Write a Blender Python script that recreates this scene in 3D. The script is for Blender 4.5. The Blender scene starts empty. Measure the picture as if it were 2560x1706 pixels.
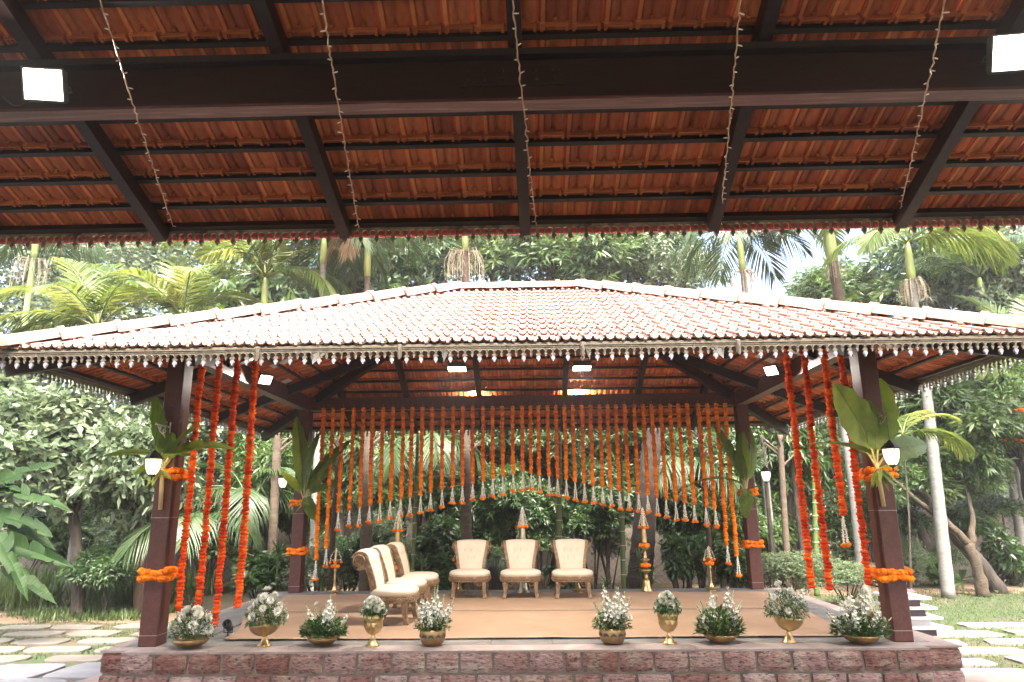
import bpy, bmesh, math, random
import numpy as np
from mathutils import Vector, Matrix, Quaternion
from math import sin, cos, pi, radians, sqrt, atan2

SC = bpy.context.scene
COL = SC.collection

# ------------------------------------------------------------------ camera, world, sun, exposure
FPX, PITCH, ROLL, YAW = 1736.05, 0.2348, -0.0104, -0.0214
CAM = Vector((0.0938, -7.1947, 1.2906))
_f = Vector((sin(YAW)*cos(PITCH), cos(YAW)*cos(PITCH), sin(PITCH)))
_r = Vector((cos(YAW), -sin(YAW), 0)); _u = _r.cross(_f)
CR = cos(ROLL)*_r + sin(ROLL)*_u; CU = -sin(ROLL)*_r + cos(ROLL)*_u; CF = _f
cam = bpy.data.cameras.new("camera"); camo = bpy.data.objects.new("camera", cam); COL.objects.link(camo)
cam.sensor_width = 36; cam.lens = 36*FPX/2560; cam.clip_start = 0.05; cam.clip_end = 2000
m = Matrix((CR, CU, -CF)).transposed().to_4x4(); m.translation = CAM
camo.matrix_world = m
SC.camera = camo

SUN_EL = radians(58); SUN_AZ = radians(165)
w = bpy.data.worlds.new("World"); SC.world = w; w.use_nodes = True
nt = w.node_tree; nt.nodes.clear()
sky = nt.nodes.new('ShaderNodeTexSky'); sky.sky_type = 'NISHITA'; sky.sun_disc = False
sky.sun_elevation = SUN_EL; sky.sun_rotation = SUN_AZ; sky.air_density = 1.0; sky.dust_density = 9.0; sky.ozone_density = 1.0
bg = nt.nodes.new('ShaderNodeBackground'); bg.inputs[1].default_value = 0.15
wo = nt.nodes.new('ShaderNodeOutputWorld')
nt.links.new(sky.outputs[0], bg.inputs[0]); nt.links.new(bg.outputs[0], wo.inputs[0])
sl = bpy.data.lights.new("sun", 'SUN'); sl.energy = 1.5; sl.angle = radians(24); sl.color = (1.0, 0.95, 0.87)
so = bpy.data.objects.new("sun", sl); COL.objects.link(so)
sdir = Vector((sin(SUN_AZ)*cos(SUN_EL), cos(SUN_AZ)*cos(SUN_EL), sin(SUN_EL)))   # towards the sun
so.rotation_euler = sdir.to_track_quat('Z', 'Y').to_euler(); so.location = (6, -25, 20)
SC.view_settings.view_transform = 'Standard'; SC.view_settings.look = 'None'
SC.view_settings.exposure = 3.0; SC.view_settings.gamma = 1.0
SC.view_settings.use_curve_mapping = False
SC.render.engine = 'CYCLES'
cy = SC.cycles
cy.max_bounces = 5; cy.diffuse_bounces = 4; cy.glossy_bounces = 2; cy.transmission_bounces = 3; cy.transparent_max_bounces = 4
cy.caustics_reflective = False; cy.caustics_refractive = False
cy.sample_clamp_indirect = 6.0; cy.sample_clamp_direct = 0
cy.use_denoising = True
try: cy.denoiser = 'OPENIMAGEDENOISE'
except Exception: pass
cy.use_adaptive_sampling = True; cy.adaptive_threshold = 0.008

# ------------------------------------------------------------------ measuring helpers (pixels of the photo -> points at a known plane)
K = 2560/2353
def ray(x, y):   # x, y on the 2560 px photograph
    return CF*FPX + CR*(x-1280) - CU*(y-853)
def onY(x, y, Y):
    d = ray(x, y); return CAM + d*((Y-CAM.y)/d.y)
def onZ(x, y, Z):
    d = ray(x, y); return CAM + d*((Z-CAM.z)/d.z)
def dY(x, y, Y): return onY(x*K, y*K, Y)
def dZ(x, y, Z): return onZ(x*K, y*K, Z)
def pix(p):
    d = Vector(p)-CAM; z = d.dot(CF)
    return 1280+FPX*d.dot(CR)/z, 853-FPX*d.dot(CU)/z, z
GZ = -0.60     # ground level (stage floor is 0)

# ------------------------------------------------------------------ materials
MATS = {}
def new_mat(name):
    m = bpy.data.materials.new(name); m.use_nodes = True
    nt = m.node_tree; b = nt.nodes['Principled BSDF']
    MATS[name] = m
    return m, nt, b
def N(nt, t, **kw):
    n = nt.nodes.new(t)
    for k, v in kw.items(): setattr(n, k, v)
    return n
def mat(name, c1, c2=None, scale=6.0, rough=0.6, bump=0.0, bscale=None, metal=0.0, stretch=(1, 1, 1), spec=0.5,
        detail=5.0, c3=None, scale3=2.0, tint=0.0, objrand=0.0, coat=0.0, lo=0.35, hi=0.65, emis=None, estr=0, bdist=0.01):
    m, nt, b = new_mat(name)
    L = nt.links.new
    tc = N(nt, 'ShaderNodeTexCoord'); mp = N(nt, 'ShaderNodeMapping'); mp.inputs['Scale'].default_value = stretch
    L(tc.outputs['Object'], mp.inputs[0])
    b.inputs['Roughness'].default_value = rough; b.inputs['Metallic'].default_value = metal
    b.inputs['Specular IOR Level'].default_value = spec
    b.inputs['Coat Weight'].default_value = coat
    def noise(s, d=detail):
        n = N(nt, 'ShaderNodeTexNoise'); n.inputs['Scale'].default_value = s; n.inputs['Detail'].default_value = d
        n.inputs['Roughness'].default_value = 0.6
        L(mp.outputs[0], n.inputs['Vector']); return n
    col = None
    if c2 is not None:
        n = noise(scale); r = N(nt, 'ShaderNodeValToRGB')
        r.color_ramp.elements[0].position = lo; r.color_ramp.elements[1].position = hi
        r.color_ramp.elements[0].color = (*c1, 1); r.color_ramp.elements[1].color = (*c2, 1)
        L(n.outputs['Fac'], r.inputs[0]); col = r.outputs[0]
        mr = N(nt, 'ShaderNodeMapRange'); mr.inputs['To Min'].default_value = max(0, rough-0.08); mr.inputs['To Max'].default_value = min(1, rough+0.10)
        L(n.outputs['Fac'], mr.inputs['Value']); L(mr.outputs[0], b.inputs['Roughness'])
        if c3 is not None:
            n3 = noise(scale3); r3 = N(nt, 'ShaderNodeValToRGB')
            r3.color_ramp.elements[0].position = 0.52; r3.color_ramp.elements[1].position = 0.68
            L(n3.outputs['Fac'], r3.inputs[0])
            mx = N(nt, 'ShaderNodeMix', data_type='RGBA'); L(r3.outputs[0], mx.inputs['Factor'])
            L(col, mx.inputs[6]); mx.inputs[7].default_value = (*c3, 1); col = mx.outputs[2]
    else:
        rgb = N(nt, 'ShaderNodeRGB'); rgb.outputs[0].default_value = (*c1, 1); col = rgb.outputs[0]
    if tint or objrand:
        v = N(nt, 'ShaderNodeMath', operation='ADD'); v.inputs[0].default_value = 1.0-0.5*tint-0.5*objrand
        a = N(nt, 'ShaderNodeMath', operation='MULTIPLY'); a.inputs[1].default_value = tint
        at = N(nt, 'ShaderNodeAttribute', attribute_name='tint'); L(at.outputs['Fac'], a.inputs[0])
        o = N(nt, 'ShaderNodeMath', operation='MULTIPLY'); o.inputs[1].default_value = objrand
        oi = N(nt, 'ShaderNodeObjectInfo'); L(oi.outputs['Random'], o.inputs[0])
        s = N(nt, 'ShaderNodeMath', operation='ADD'); L(a.outputs[0], s.inputs[0]); L(o.outputs[0], s.inputs[1])
        L(s.outputs[0], v.inputs[1])
        hsv = N(nt, 'ShaderNodeHueSaturation'); L(col, hsv.inputs['Color']); L(v.outputs[0], hsv.inputs['Value'])
        hm = N(nt, 'ShaderNodeMapRange'); hm.inputs['From Min'].default_value = 0.4; hm.inputs['From Max'].default_value = 1.6
        hm.inputs['To Min'].default_value = 0.49; hm.inputs['To Max'].default_value = 0.51
        L(v.outputs[0], hm.inputs['Value']); L(hm.outputs[0], hsv.inputs['Hue'])
        col = hsv.outputs[0]
    L(col, b.inputs['Base Color'])
    if bump:
        n = noise(bscale or scale*3, 8); bp = N(nt, 'ShaderNodeBump'); bp.inputs['Strength'].default_value = bump
        bp.inputs['Distance'].default_value = bdist
        L(n.outputs['Fac'], bp.inputs['Height']); L(bp.outputs[0], b.inputs['Normal'])
    if emis:
        b.inputs['Emission Color'].default_value = (*emis, 1); b.inputs['Emission Strength'].default_value = estr
    return m

def leaf_mat(name, dark, mid, light, rough=0.42, trans=0.3, tcol=None, spec=0.5, ribs=False):
    m, nt, b = new_mat(name); L = nt.links.new
    at = N(nt, 'ShaderNodeAttribute', attribute_name='tint')
    r = N(nt, 'ShaderNodeValToRGB'); e = r.color_ramp.elements
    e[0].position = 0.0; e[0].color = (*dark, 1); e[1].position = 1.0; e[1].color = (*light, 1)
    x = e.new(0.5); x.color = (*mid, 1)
    L(at.outputs['Fac'], r.inputs[0])
    b.inputs['Roughness'].default_value = rough; b.inputs['Specular IOR Level'].default_value = spec
    t = N(nt, 'ShaderNodeBsdfTranslucent')
    if ribs:                       # fine parallel veins across the blade, blotches and dry brown patches at the rim
        tc = N(nt, 'ShaderNodeTexCoord')
        wv = N(nt, 'ShaderNodeTexWave'); wv.inputs['Scale'].default_value = 16; wv.inputs['Distortion'].default_value = 1.2; wv.inputs['Detail'].default_value = 2
        L(tc.outputs['Object'], wv.inputs['Vector'])
        bp = N(nt, 'ShaderNodeBump'); bp.inputs['Strength'].default_value = 0.5; bp.inputs['Distance'].default_value = 0.004
        L(wv.outputs['Fac'], bp.inputs['Height']); L(bp.outputs[0], b.inputs['Normal'])
        nz = N(nt, 'ShaderNodeTexNoise'); nz.inputs['Scale'].default_value = 7; nz.inputs['Detail'].default_value = 5; L(tc.outputs['Object'], nz.inputs['Vector'])
        ad = N(nt, 'ShaderNodeMath', operation='MULTIPLY_ADD'); ad.inputs[1].default_value = 0.22; L(wv.outputs['Fac'], ad.inputs[0]); L(at.outputs['Fac'], ad.inputs[2])
        a2 = N(nt, 'ShaderNodeMath', operation='MULTIPLY_ADD'); a2.inputs[1].default_value = 0.7; L(nz.outputs['Fac'], a2.inputs[0]); L(ad.outputs[0], a2.inputs[2])
        a3 = N(nt, 'ShaderNodeMath', operation='SUBTRACT'); a3.inputs[1].default_value = 0.46; L(a2.outputs[0], a3.inputs[0]); L(a3.outputs[0], r.inputs[0])
    L(r.outputs[0], b.inputs['Base Color'])
    hs = N(nt, 'ShaderNodeHueSaturation'); hs.inputs['Hue'].default_value = 0.475; hs.inputs['Saturation'].default_value = 1.1; hs.inputs['Value'].default_value = 1.7
    L(r.outputs[0], hs.inputs['Color']); L(hs.outputs[0], t.inputs[0])
    mx = N(nt, 'ShaderNodeMixShader'); mx.inputs[0].default_value = trans
    L(b.outputs[0], mx.inputs[1]); L(t.outputs[0], mx.inputs[2])
    L(mx.outputs[0], nt.nodes['Material Output'].inputs[0])
    return m

def emit_mat(name, c, s):
    m, nt, b = new_mat(name)
    b.inputs['Base Color'].default_value = (0.8, 0.8, 0.8, 1)
    b.inputs['Emission Color'].default_value = (*c, 1); b.inputs['Emission Strength'].default_value = s
    try: m.cycles.emission_sampling = 'NONE'
    except Exception: pass
    return m

M_tile = mat('terracotta', (0.52, 0.165, 0.070), (0.40, 0.105, 0.048), 9, 0.75, 0.25, 60, tint=0.75, objrand=0.6, c3=(0.27, 0.13, 0.08), scale3=3.5)
M_tileo = mat('weathered_terracotta', (0.42, 0.275, 0.228), (0.355, 0.21, 0.165), 7, 0.8, 0.2, 60, tint=0.15, objrand=0.45, c3=(0.29, 0.25, 0.225), scale3=3.0)
M_ridge = mat('pale_terracotta', (0.36, 0.225, 0.18), (0.29, 0.17, 0.135), 5, 0.75, 0.15, 50, objrand=0.2)
M_wood = mat('brown_painted_steel', (0.092, 0.029, 0.023), (0.068, 0.021, 0.017), 14, 0.42, 0.10, 120, spec=0.4, c3=(0.105, 0.040, 0.033), scale3=30)
M_beam = mat('dark_painted_timber', (0.020, 0.008, 0.0065), (0.012, 0.005, 0.0045), 10, 0.5, 0.12, 90, stretch=(0.5, 3, 3))
M_beam2 = mat('worn_brown_timber', (0.085, 0.030, 0.031), (0.052, 0.018, 0.019), 5, 0.5, 0.35, 60, stretch=(0.35, 6, 6), c3=(0.16, 0.085, 0.085), scale3=6)  # scratched soffit timber, coloured lighter as if lit from below
M_purl = mat('grey_steel_purlin', (0.024, 0.019, 0.020), (0.016, 0.013, 0.014), 12, 0.5)
M_lace = mat('weathered_cream_timber', (0.19, 0.168, 0.13), (0.13, 0.112, 0.082), 12, 0.7, 0.3, 80, c3=(0.13, 0.10, 0.07), scale3=9)
M_lace2 = mat('grubby_brown_timber', (0.30, 0.235, 0.175), (0.19, 0.14, 0.10), 12, 0.7, 0.3, 80, c3=(0.08, 0.05, 0.035), scale3=9)
M_pend = mat('lavender_white_paint', (0.36, 0.36, 0.405), (0.29, 0.29, 0.33), 20, 0.5)  # white pendant paint with the bluish tint of shade mixed in
M_red = mat('red_oxide_paint', (0.42, 0.035, 0.025), (0.30, 0.03, 0.02), 8, 0.55)
M_stone = mat('grey_floor_stone', (0.20, 0.185, 0.17), (0.13, 0.125, 0.12), 4, 0.45, 0.15, 50, c3=(0.24, 0.22, 0.19), scale3=1.5)
M_cop = mat('pinkish_cement', (0.30, 0.235, 0.21), (0.22, 0.175, 0.155), 6, 0.85, 0.5, 70, c3=(0.35, 0.30, 0.27), scale3=3)
M_mort = mat('mortar', (0.22, 0.19, 0.155), (0.145, 0.125, 0.10), 9, 0.9, 0.6, 90)
M_carpet = mat('tan_carpet', (0.375, 0.248, 0.162), (0.33, 0.215, 0.137), 1.6, 0.95, 0.35, 600, c3=(0.41, 0.277, 0.19), scale3=1.2, spec=0.1)
M_tape = mat('clear_tape', (0.55, 0.52, 0.50), (0.45, 0.36, 0.28), 14, 0.18, 0.6, 40, metal=0.35)
M_orange = mat('marigold_orange', (0.91, 0.27, 0.010), (0.80, 0.15, 0.006), 45, 0.75, 0.6, 220, tint=0.7, objrand=0.16, spec=0.2)
M_redor = mat('marigold_deep_orange', (0.80, 0.105, 0.005), (0.58, 0.030, 0.004), 9, 0.75, 0.6, 220, tint=0.7, objrand=0.2, spec=0.2)
M_jas = mat('jasmine_white', (0.90, 0.88, 0.80), (0.84, 0.81, 0.70), 60, 0.6, tint=0.25)
M_petal = mat('white_petals', (0.68, 0.67, 0.60), (0.56, 0.56, 0.47), 60, 0.55, tint=0.3, objrand=0.1)
M_pinkp = mat('blush_petals', (0.78, 0.66, 0.60), (0.72, 0.60, 0.50), 60, 0.55, tint=0.3)
M_bud = mat('pale_green_buds', (0.50, 0.52, 0.33), (0.40, 0.44, 0.25), 60, 0.6, tint=0.35)
M_brass = mat('antique_brass', (0.42, 0.28, 0.13), (0.28, 0.18, 0.085), 8, 0.38, 0.2, 60, metal=0.85)
M_gold = mat('pale_gold', (0.60, 0.44, 0.21), (0.48, 0.33, 0.14), 10, 0.32, 0.1, 60, metal=0.9)
M_lampb = mat('polished_brass', (0.58, 0.42, 0.20), (0.46, 0.31, 0.14), 10, 0.3, 0.05, 60, metal=0.9)
M_silver = mat('pale_brass', (0.62, 0.55, 0.42), (0.52, 0.44, 0.31), 10, 0.3, 0.05, 60, metal=0.85)
M_cushion = mat('cream_velvet', (0.68, 0.58, 0.455), (0.62, 0.52, 0.40), 5, 0.85, 0.15, 200, c3=(0.72, 0.63, 0.51), scale3=3, spec=0.25)
M_carved = mat('gilded_carved_wood', (0.27, 0.165, 0.085), (0.15, 0.085, 0.045), 22, 0.5, 0.8, 50, c3=(0.40, 0.27, 0.15), scale3=18)
M_button = mat('crystal_button', (0.75, 0.72, 0.68), None, rough=0.15, metal=0.3)
M_stitch = mat('tan_stitching', (0.45, 0.30, 0.17), None, rough=0.8)
M_black = mat('black_plastic', (0.018, 0.018, 0.02), (0.03, 0.03, 0.033), 8, 0.4)
M_iron = mat('black_iron', (0.03, 0.03, 0.033), (0.05, 0.048, 0.045), 12, 0.45, metal=0.3)
M_wiron = mat('white_painted_iron', (0.62, 0.60, 0.56), (0.48, 0.46, 0.42), 14, 0.5)
M_white = mat('white_paint', (0.74, 0.73, 0.74), (0.64, 0.62, 0.63), 6, 0.4)
M_plum = mat('plum_paint', (0.10, 0.06, 0.075), (0.07, 0.045, 0.055), 6, 0.4)
M_cloth = mat('pink_cloth', (0.60, 0.22, 0.26), (0.50, 0.16, 0.20), 8, 0.85)
M_wire = mat('copper_string_wire', (0.52, 0.34, 0.22), (0.42, 0.26, 0.16), 40, 0.45)
M_bulb = mat('frosted_bulb', (0.78, 0.72, 0.62), None, rough=0.3)
M_bark = mat('mango_bark', (0.042, 0.031, 0.023), (0.022, 0.017, 0.013), 9, 0.9, 0.9, 30, stretch=(1, 1, 0.3), c3=(0.075, 0.062, 0.045), scale3=4, bdist=0.03)
M_barky = mat('ochre_lichen_bark', (0.07, 0.05, 0.028), (0.036, 0.027, 0.017), 8, 0.9, 0.8, 30, c3=(0.05, 0.04, 0.03), scale3=4, bdist=0.03)
M_barkr = mat('reddish_bark', (0.065, 0.036, 0.021), (0.036, 0.021, 0.013), 10, 0.9, 0.8, 30, stretch=(1, 1, 0.3), bdist=0.02)
M_palmw = mat('whitewashed_palm_trunk', (0.20, 0.20, 0.185), (0.14, 0.14, 0.125), 10, 0.85, 0.5, 40, stretch=(1, 1, 3), c3=(0.13, 0.13, 0.11), scale3=6)
M_palmb = mat('brown_palm_trunk', (0.095, 0.068, 0.046), (0.055, 0.04, 0.028), 10, 0.9, 0.6, 40, stretch=(1, 1, 5), c3=(0.11, 0.095, 0.065), scale3=3)
M_shaft = mat('green_crownshaft', (0.22, 0.30, 0.09), (0.30, 0.36, 0.14), 5, 0.5, stretch=(1, 1, 0.3))
M_bamboo = mat('green_bamboo', (0.075, 0.12, 0.028), (0.05, 0.085, 0.022), 6, 0.4, c3=(0.14, 0.15, 0.06), scale3=3)
M_seed = mat('dry_panicle', (0.42, 0.38, 0.28), (0.33, 0.29, 0.20), 20, 0.8)
M_husk = mat('dry_husk', (0.40, 0.30, 0.19), (0.26, 0.18, 0.11), 9, 0.85)
M_wall = mat('beige_plaster', (0.30, 0.255, 0.20), (0.24, 0.205, 0.16), 2.5, 0.9, 0.3, 40, c3=(0.19, 0.165, 0.13), scale3=1.2)
M_steelw = mat('galvanised_wire', (0.40, 0.39, 0.37), None, rough=0.5, metal=0.6)
M_stonepv = mat('pale_flagstone', (0.23, 0.205, 0.17), (0.17, 0.15, 0.125), 3.5, 0.75, 0.35, 40, objrand=0.25, c3=(0.27, 0.25, 0.22), scale3=1.5)
M_stonelt = mat('tan_flagstone', (0.125, 0.112, 0.094), (0.095, 0.085, 0.07), 3.5, 0.75, 0.35, 40, objrand=0.3, c3=(0.15, 0.14, 0.12), scale3=1.5)
M_stonebl = mat('blue_grey_flagstone', (0.135, 0.138, 0.15), (0.105, 0.108, 0.118), 3.0, 0.65, 0.3, 40, objrand=0.2, c3=(0.08, 0.082, 0.09), scale3=0.9)  # flagstone with the cool bluish shade put into its colour
M_hallf = mat('dark_hall_stone', (0.13, 0.12, 0.11), (0.09, 0.085, 0.08), 3, 0.5, 0.1, 40)  # unseen floor, darkened to cut light bounced up to the ceiling
M_earth = mat('red_brown_soil', (0.17, 0.115, 0.07), (0.11, 0.072, 0.045), 5, 0.95, 0.8, 40, c3=(0.22, 0.16, 0.10), scale3=1.5)
M_stem = mat('banana_stalk', (0.46, 0.42, 0.20), (0.36, 0.34, 0.15), 12, 0.55, stretch=(1, 1, 0.3))
M_cut = mat('cut_stalk', (0.62, 0.50, 0.26), (0.52, 0.40, 0.20), 12, 0.6)
M_twine = mat('jute_twine', (0.34, 0.27, 0.19), (0.24, 0.18, 0.12), 30, 0.9)
M_house = mat('grey_lamp_housing', (0.10, 0.095, 0.085), (0.07, 0.067, 0.06), 10, 0.5)
M_glass_t = mat('frosted_glass_tile', (0.75, 0.78, 0.80), None, rough=0.3, emis=(0.9, 0.95, 1.0), estr=0.0)
M_flood = emit_mat('lit_floodlight_glass', (1.0, 0.93, 0.80), 3)
M_flood2 = emit_mat('lit_warm_floodlight_glass', (1.0, 0.86, 0.60), 4)
M_lamp = emit_mat('lit_lantern_glass', (1.0, 0.84, 0.62), 0.22)

L_mango = leaf_mat('mango_leaf', (0.028, 0.058, 0.016), (0.055, 0.105, 0.028), (0.11, 0.17, 0.05), 0.36, 0.28)
L_dark = leaf_mat('dark_leaf', (0.018, 0.042, 0.014), (0.034, 0.072, 0.022), (0.07, 0.125, 0.035), 0.38, 0.25)
L_pale = leaf_mat('pale_grey_green_leaf', (0.062, 0.098, 0.048), (0.105, 0.148, 0.078), (0.185, 0.23, 0.13), 0.33, 0.32, spec=0.55)
L_palm = leaf_mat('palm_leaf', (0.045, 0.075, 0.016), (0.085, 0.13, 0.030), (0.19, 0.225, 0.065), 0.36, 0.36)
L_palmd = leaf_mat('dark_palm_leaf', (0.016, 0.038, 0.013), (0.032, 0.063, 0.020), (0.068, 0.105, 0.034), 0.38, 0.24)
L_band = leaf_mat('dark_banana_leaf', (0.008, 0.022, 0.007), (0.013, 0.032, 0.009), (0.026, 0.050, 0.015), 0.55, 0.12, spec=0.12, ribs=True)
L_ban = leaf_mat('banana_leaf', (0.055, 0.11, 0.02), (0.11, 0.18, 0.035), (0.22, 0.29, 0.065), 0.38, 0.45, ribs=True)
L_grass = leaf_mat('grass_blade', (0.03, 0.058, 0.016), (0.05, 0.085, 0.022), (0.09, 0.125, 0.038), 0.5, 0.3)
L_dry = leaf_mat('dry_leaf', (0.14, 0.09, 0.045), (0.24, 0.16, 0.085), (0.36, 0.27, 0.15), 0.7, 0.2)
L_bouq = leaf_mat('bouquet_leaf', (0.024, 0.062, 0.017), (0.05, 0.105, 0.027), (0.13, 0.20, 0.055), 0.42, 0.2)

def laterite_mat():
    m, nt, b = new_mat('laterite'); L = nt.links.new
    tc = N(nt, 'ShaderNodeTexCoord'); oi = N(nt, 'ShaderNodeObjectInfo')
    ad = N(nt, 'ShaderNodeVectorMath', operation='ADD'); L(tc.outputs['Object'], ad.inputs[0])
    sc = N(nt, 'ShaderNodeMath', operation='MULTIPLY'); sc.inputs[1].default_value = 37.0; L(oi.outputs['Random'], sc.inputs[0])
    L(sc.outputs[0], ad.inputs[1])
    def nz(s, d, src):
        n = N(nt, 'ShaderNodeTexNoise'); n.inputs['Scale'].default_value = s; n.inputs['Detail'].default_value = d; n.inputs['Roughness'].default_value = 0.65
        L(src, n.inputs['Vector']); return n
    mp = N(nt, 'ShaderNodeMapping'); mp.inputs['Rotation'].default_value = (0, 0.7, 0); mp.inputs['Scale'].default_value = (0.55, 1, 1.5)
    L(ad.outputs[0], mp.inputs[0])
    n1 = nz(5, 6, ad.outputs[0]); n2 = nz(38, 5, mp.outputs[0])
    r1 = N(nt, 'ShaderNodeValToRGB'); e = r1.color_ramp.elements
    e[0].position = 0.30; e[0].color = (0.205, 0.085, 0.074, 1); e[1].position = 0.68; e[1].color = (0.36, 0.285, 0.235, 1)
    x = e.new(0.5); x.color = (0.275, 0.15, 0.13, 1)
    L(n1.outputs['Fac'], r1.inputs[0])
    r2 = N(nt, 'ShaderNodeValToRGB'); e = r2.color_ramp.elements
    e[0].position = 0.33; e[0].color = (0.045, 0.028, 0.028, 1); e[1].position = 0.75; e[1].color = (1.35, 1.25, 1.1, 1)
    x = e.new(0.45); x.color = (0.75, 0.72, 0.72, 1)
    L(n2.outputs['Fac'], r2.inputs[0])
    mx = N(nt, 'ShaderNodeMix', data_type='RGBA', blend_type='MULTIPLY'); mx.inputs['Factor'].default_value = 0.9
    L(r1.outputs[0], mx.inputs[6]); L(r2.outputs[0], mx.inputs[7])
    hs = N(nt, 'ShaderNodeHueSaturation'); L(mx.outputs[2], hs.inputs['Color'])
    mr = N(nt, 'ShaderNodeMapRange'); mr.inputs['To Min'].default_value = 0.8; mr.inputs['To Max'].default_value = 1.3
    L(oi.outputs['Random'], mr.inputs['Value']); L(mr.outputs[0], hs.inputs['Value'])
    mr2 = N(nt, 'ShaderNodeMapRange'); mr2.inputs['To Min'].default_value = 1.1; mr2.inputs['To Max'].default_value = 0.65
    L(oi.outputs['Random'], mr2.inputs['Value']); L(mr2.outputs[0], hs.inputs['Saturation'])
    L(hs.outputs[0], b.inputs['Base Color']); b.inputs['Roughness'].default_value = 0.9
    bp = N(nt, 'ShaderNodeBump'); bp.inputs['Strength'].default_value = 1.0; bp.inputs['Distance'].default_value = 0.02
    L(n2.outputs['Fac'], bp.inputs['Height']); L(bp.outputs[0], b.inputs['Normal'])
    return m
M_lat = laterite_mat()

def ground_mat():
    m, nt, b = new_mat('garden_ground'); L = nt.links.new
    tc = N(nt, 'ShaderNodeTexCoord')
    n1 = N(nt, 'ShaderNodeTexNoise'); n1.inputs['Scale'].default_value = 0.5; n1.inputs['Detail'].default_value = 8
    n2 = N(nt, 'ShaderNodeTexNoise'); n2.inputs['Scale'].default_value = 14; n2.inputs['Detail'].default_value = 6
    L(tc.outputs['Object'], n1.inputs[0]); L(tc.outputs['Object'], n2.inputs[0])
    r1 = N(nt, 'ShaderNodeValToRGB'); e = r1.color_ramp.elements
    e[0].position = 0.42; e[0].color = (0.10, 0.078, 0.045, 1); e[1].position = 0.6; e[1].color = (0.045, 0.07, 0.02, 1)
    L(n1.outputs[0], r1.inputs[0])
    mx = N(nt, 'ShaderNodeMix', data_type='RGBA', blend_type='MULTIPLY'); mx.inputs['Factor'].default_value = 0.6
    L(r1.outputs[0], mx.inputs[6]); L(n2.outputs[1], mx.inputs[7]); L(mx.outputs[2], b.inputs['Base Color'])
    b.inputs['Roughness'].default_value = 0.95
    bp = N(nt, 'ShaderNodeBump'); bp.inputs['Strength'].default_value = 0.8; bp.inputs['Distance'].default_value = 0.03
    L(n2.outputs[0], bp.inputs['Height']); L(bp.outputs[0], b.inputs['Normal'])
    return m
M_ground = ground_mat()

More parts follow.
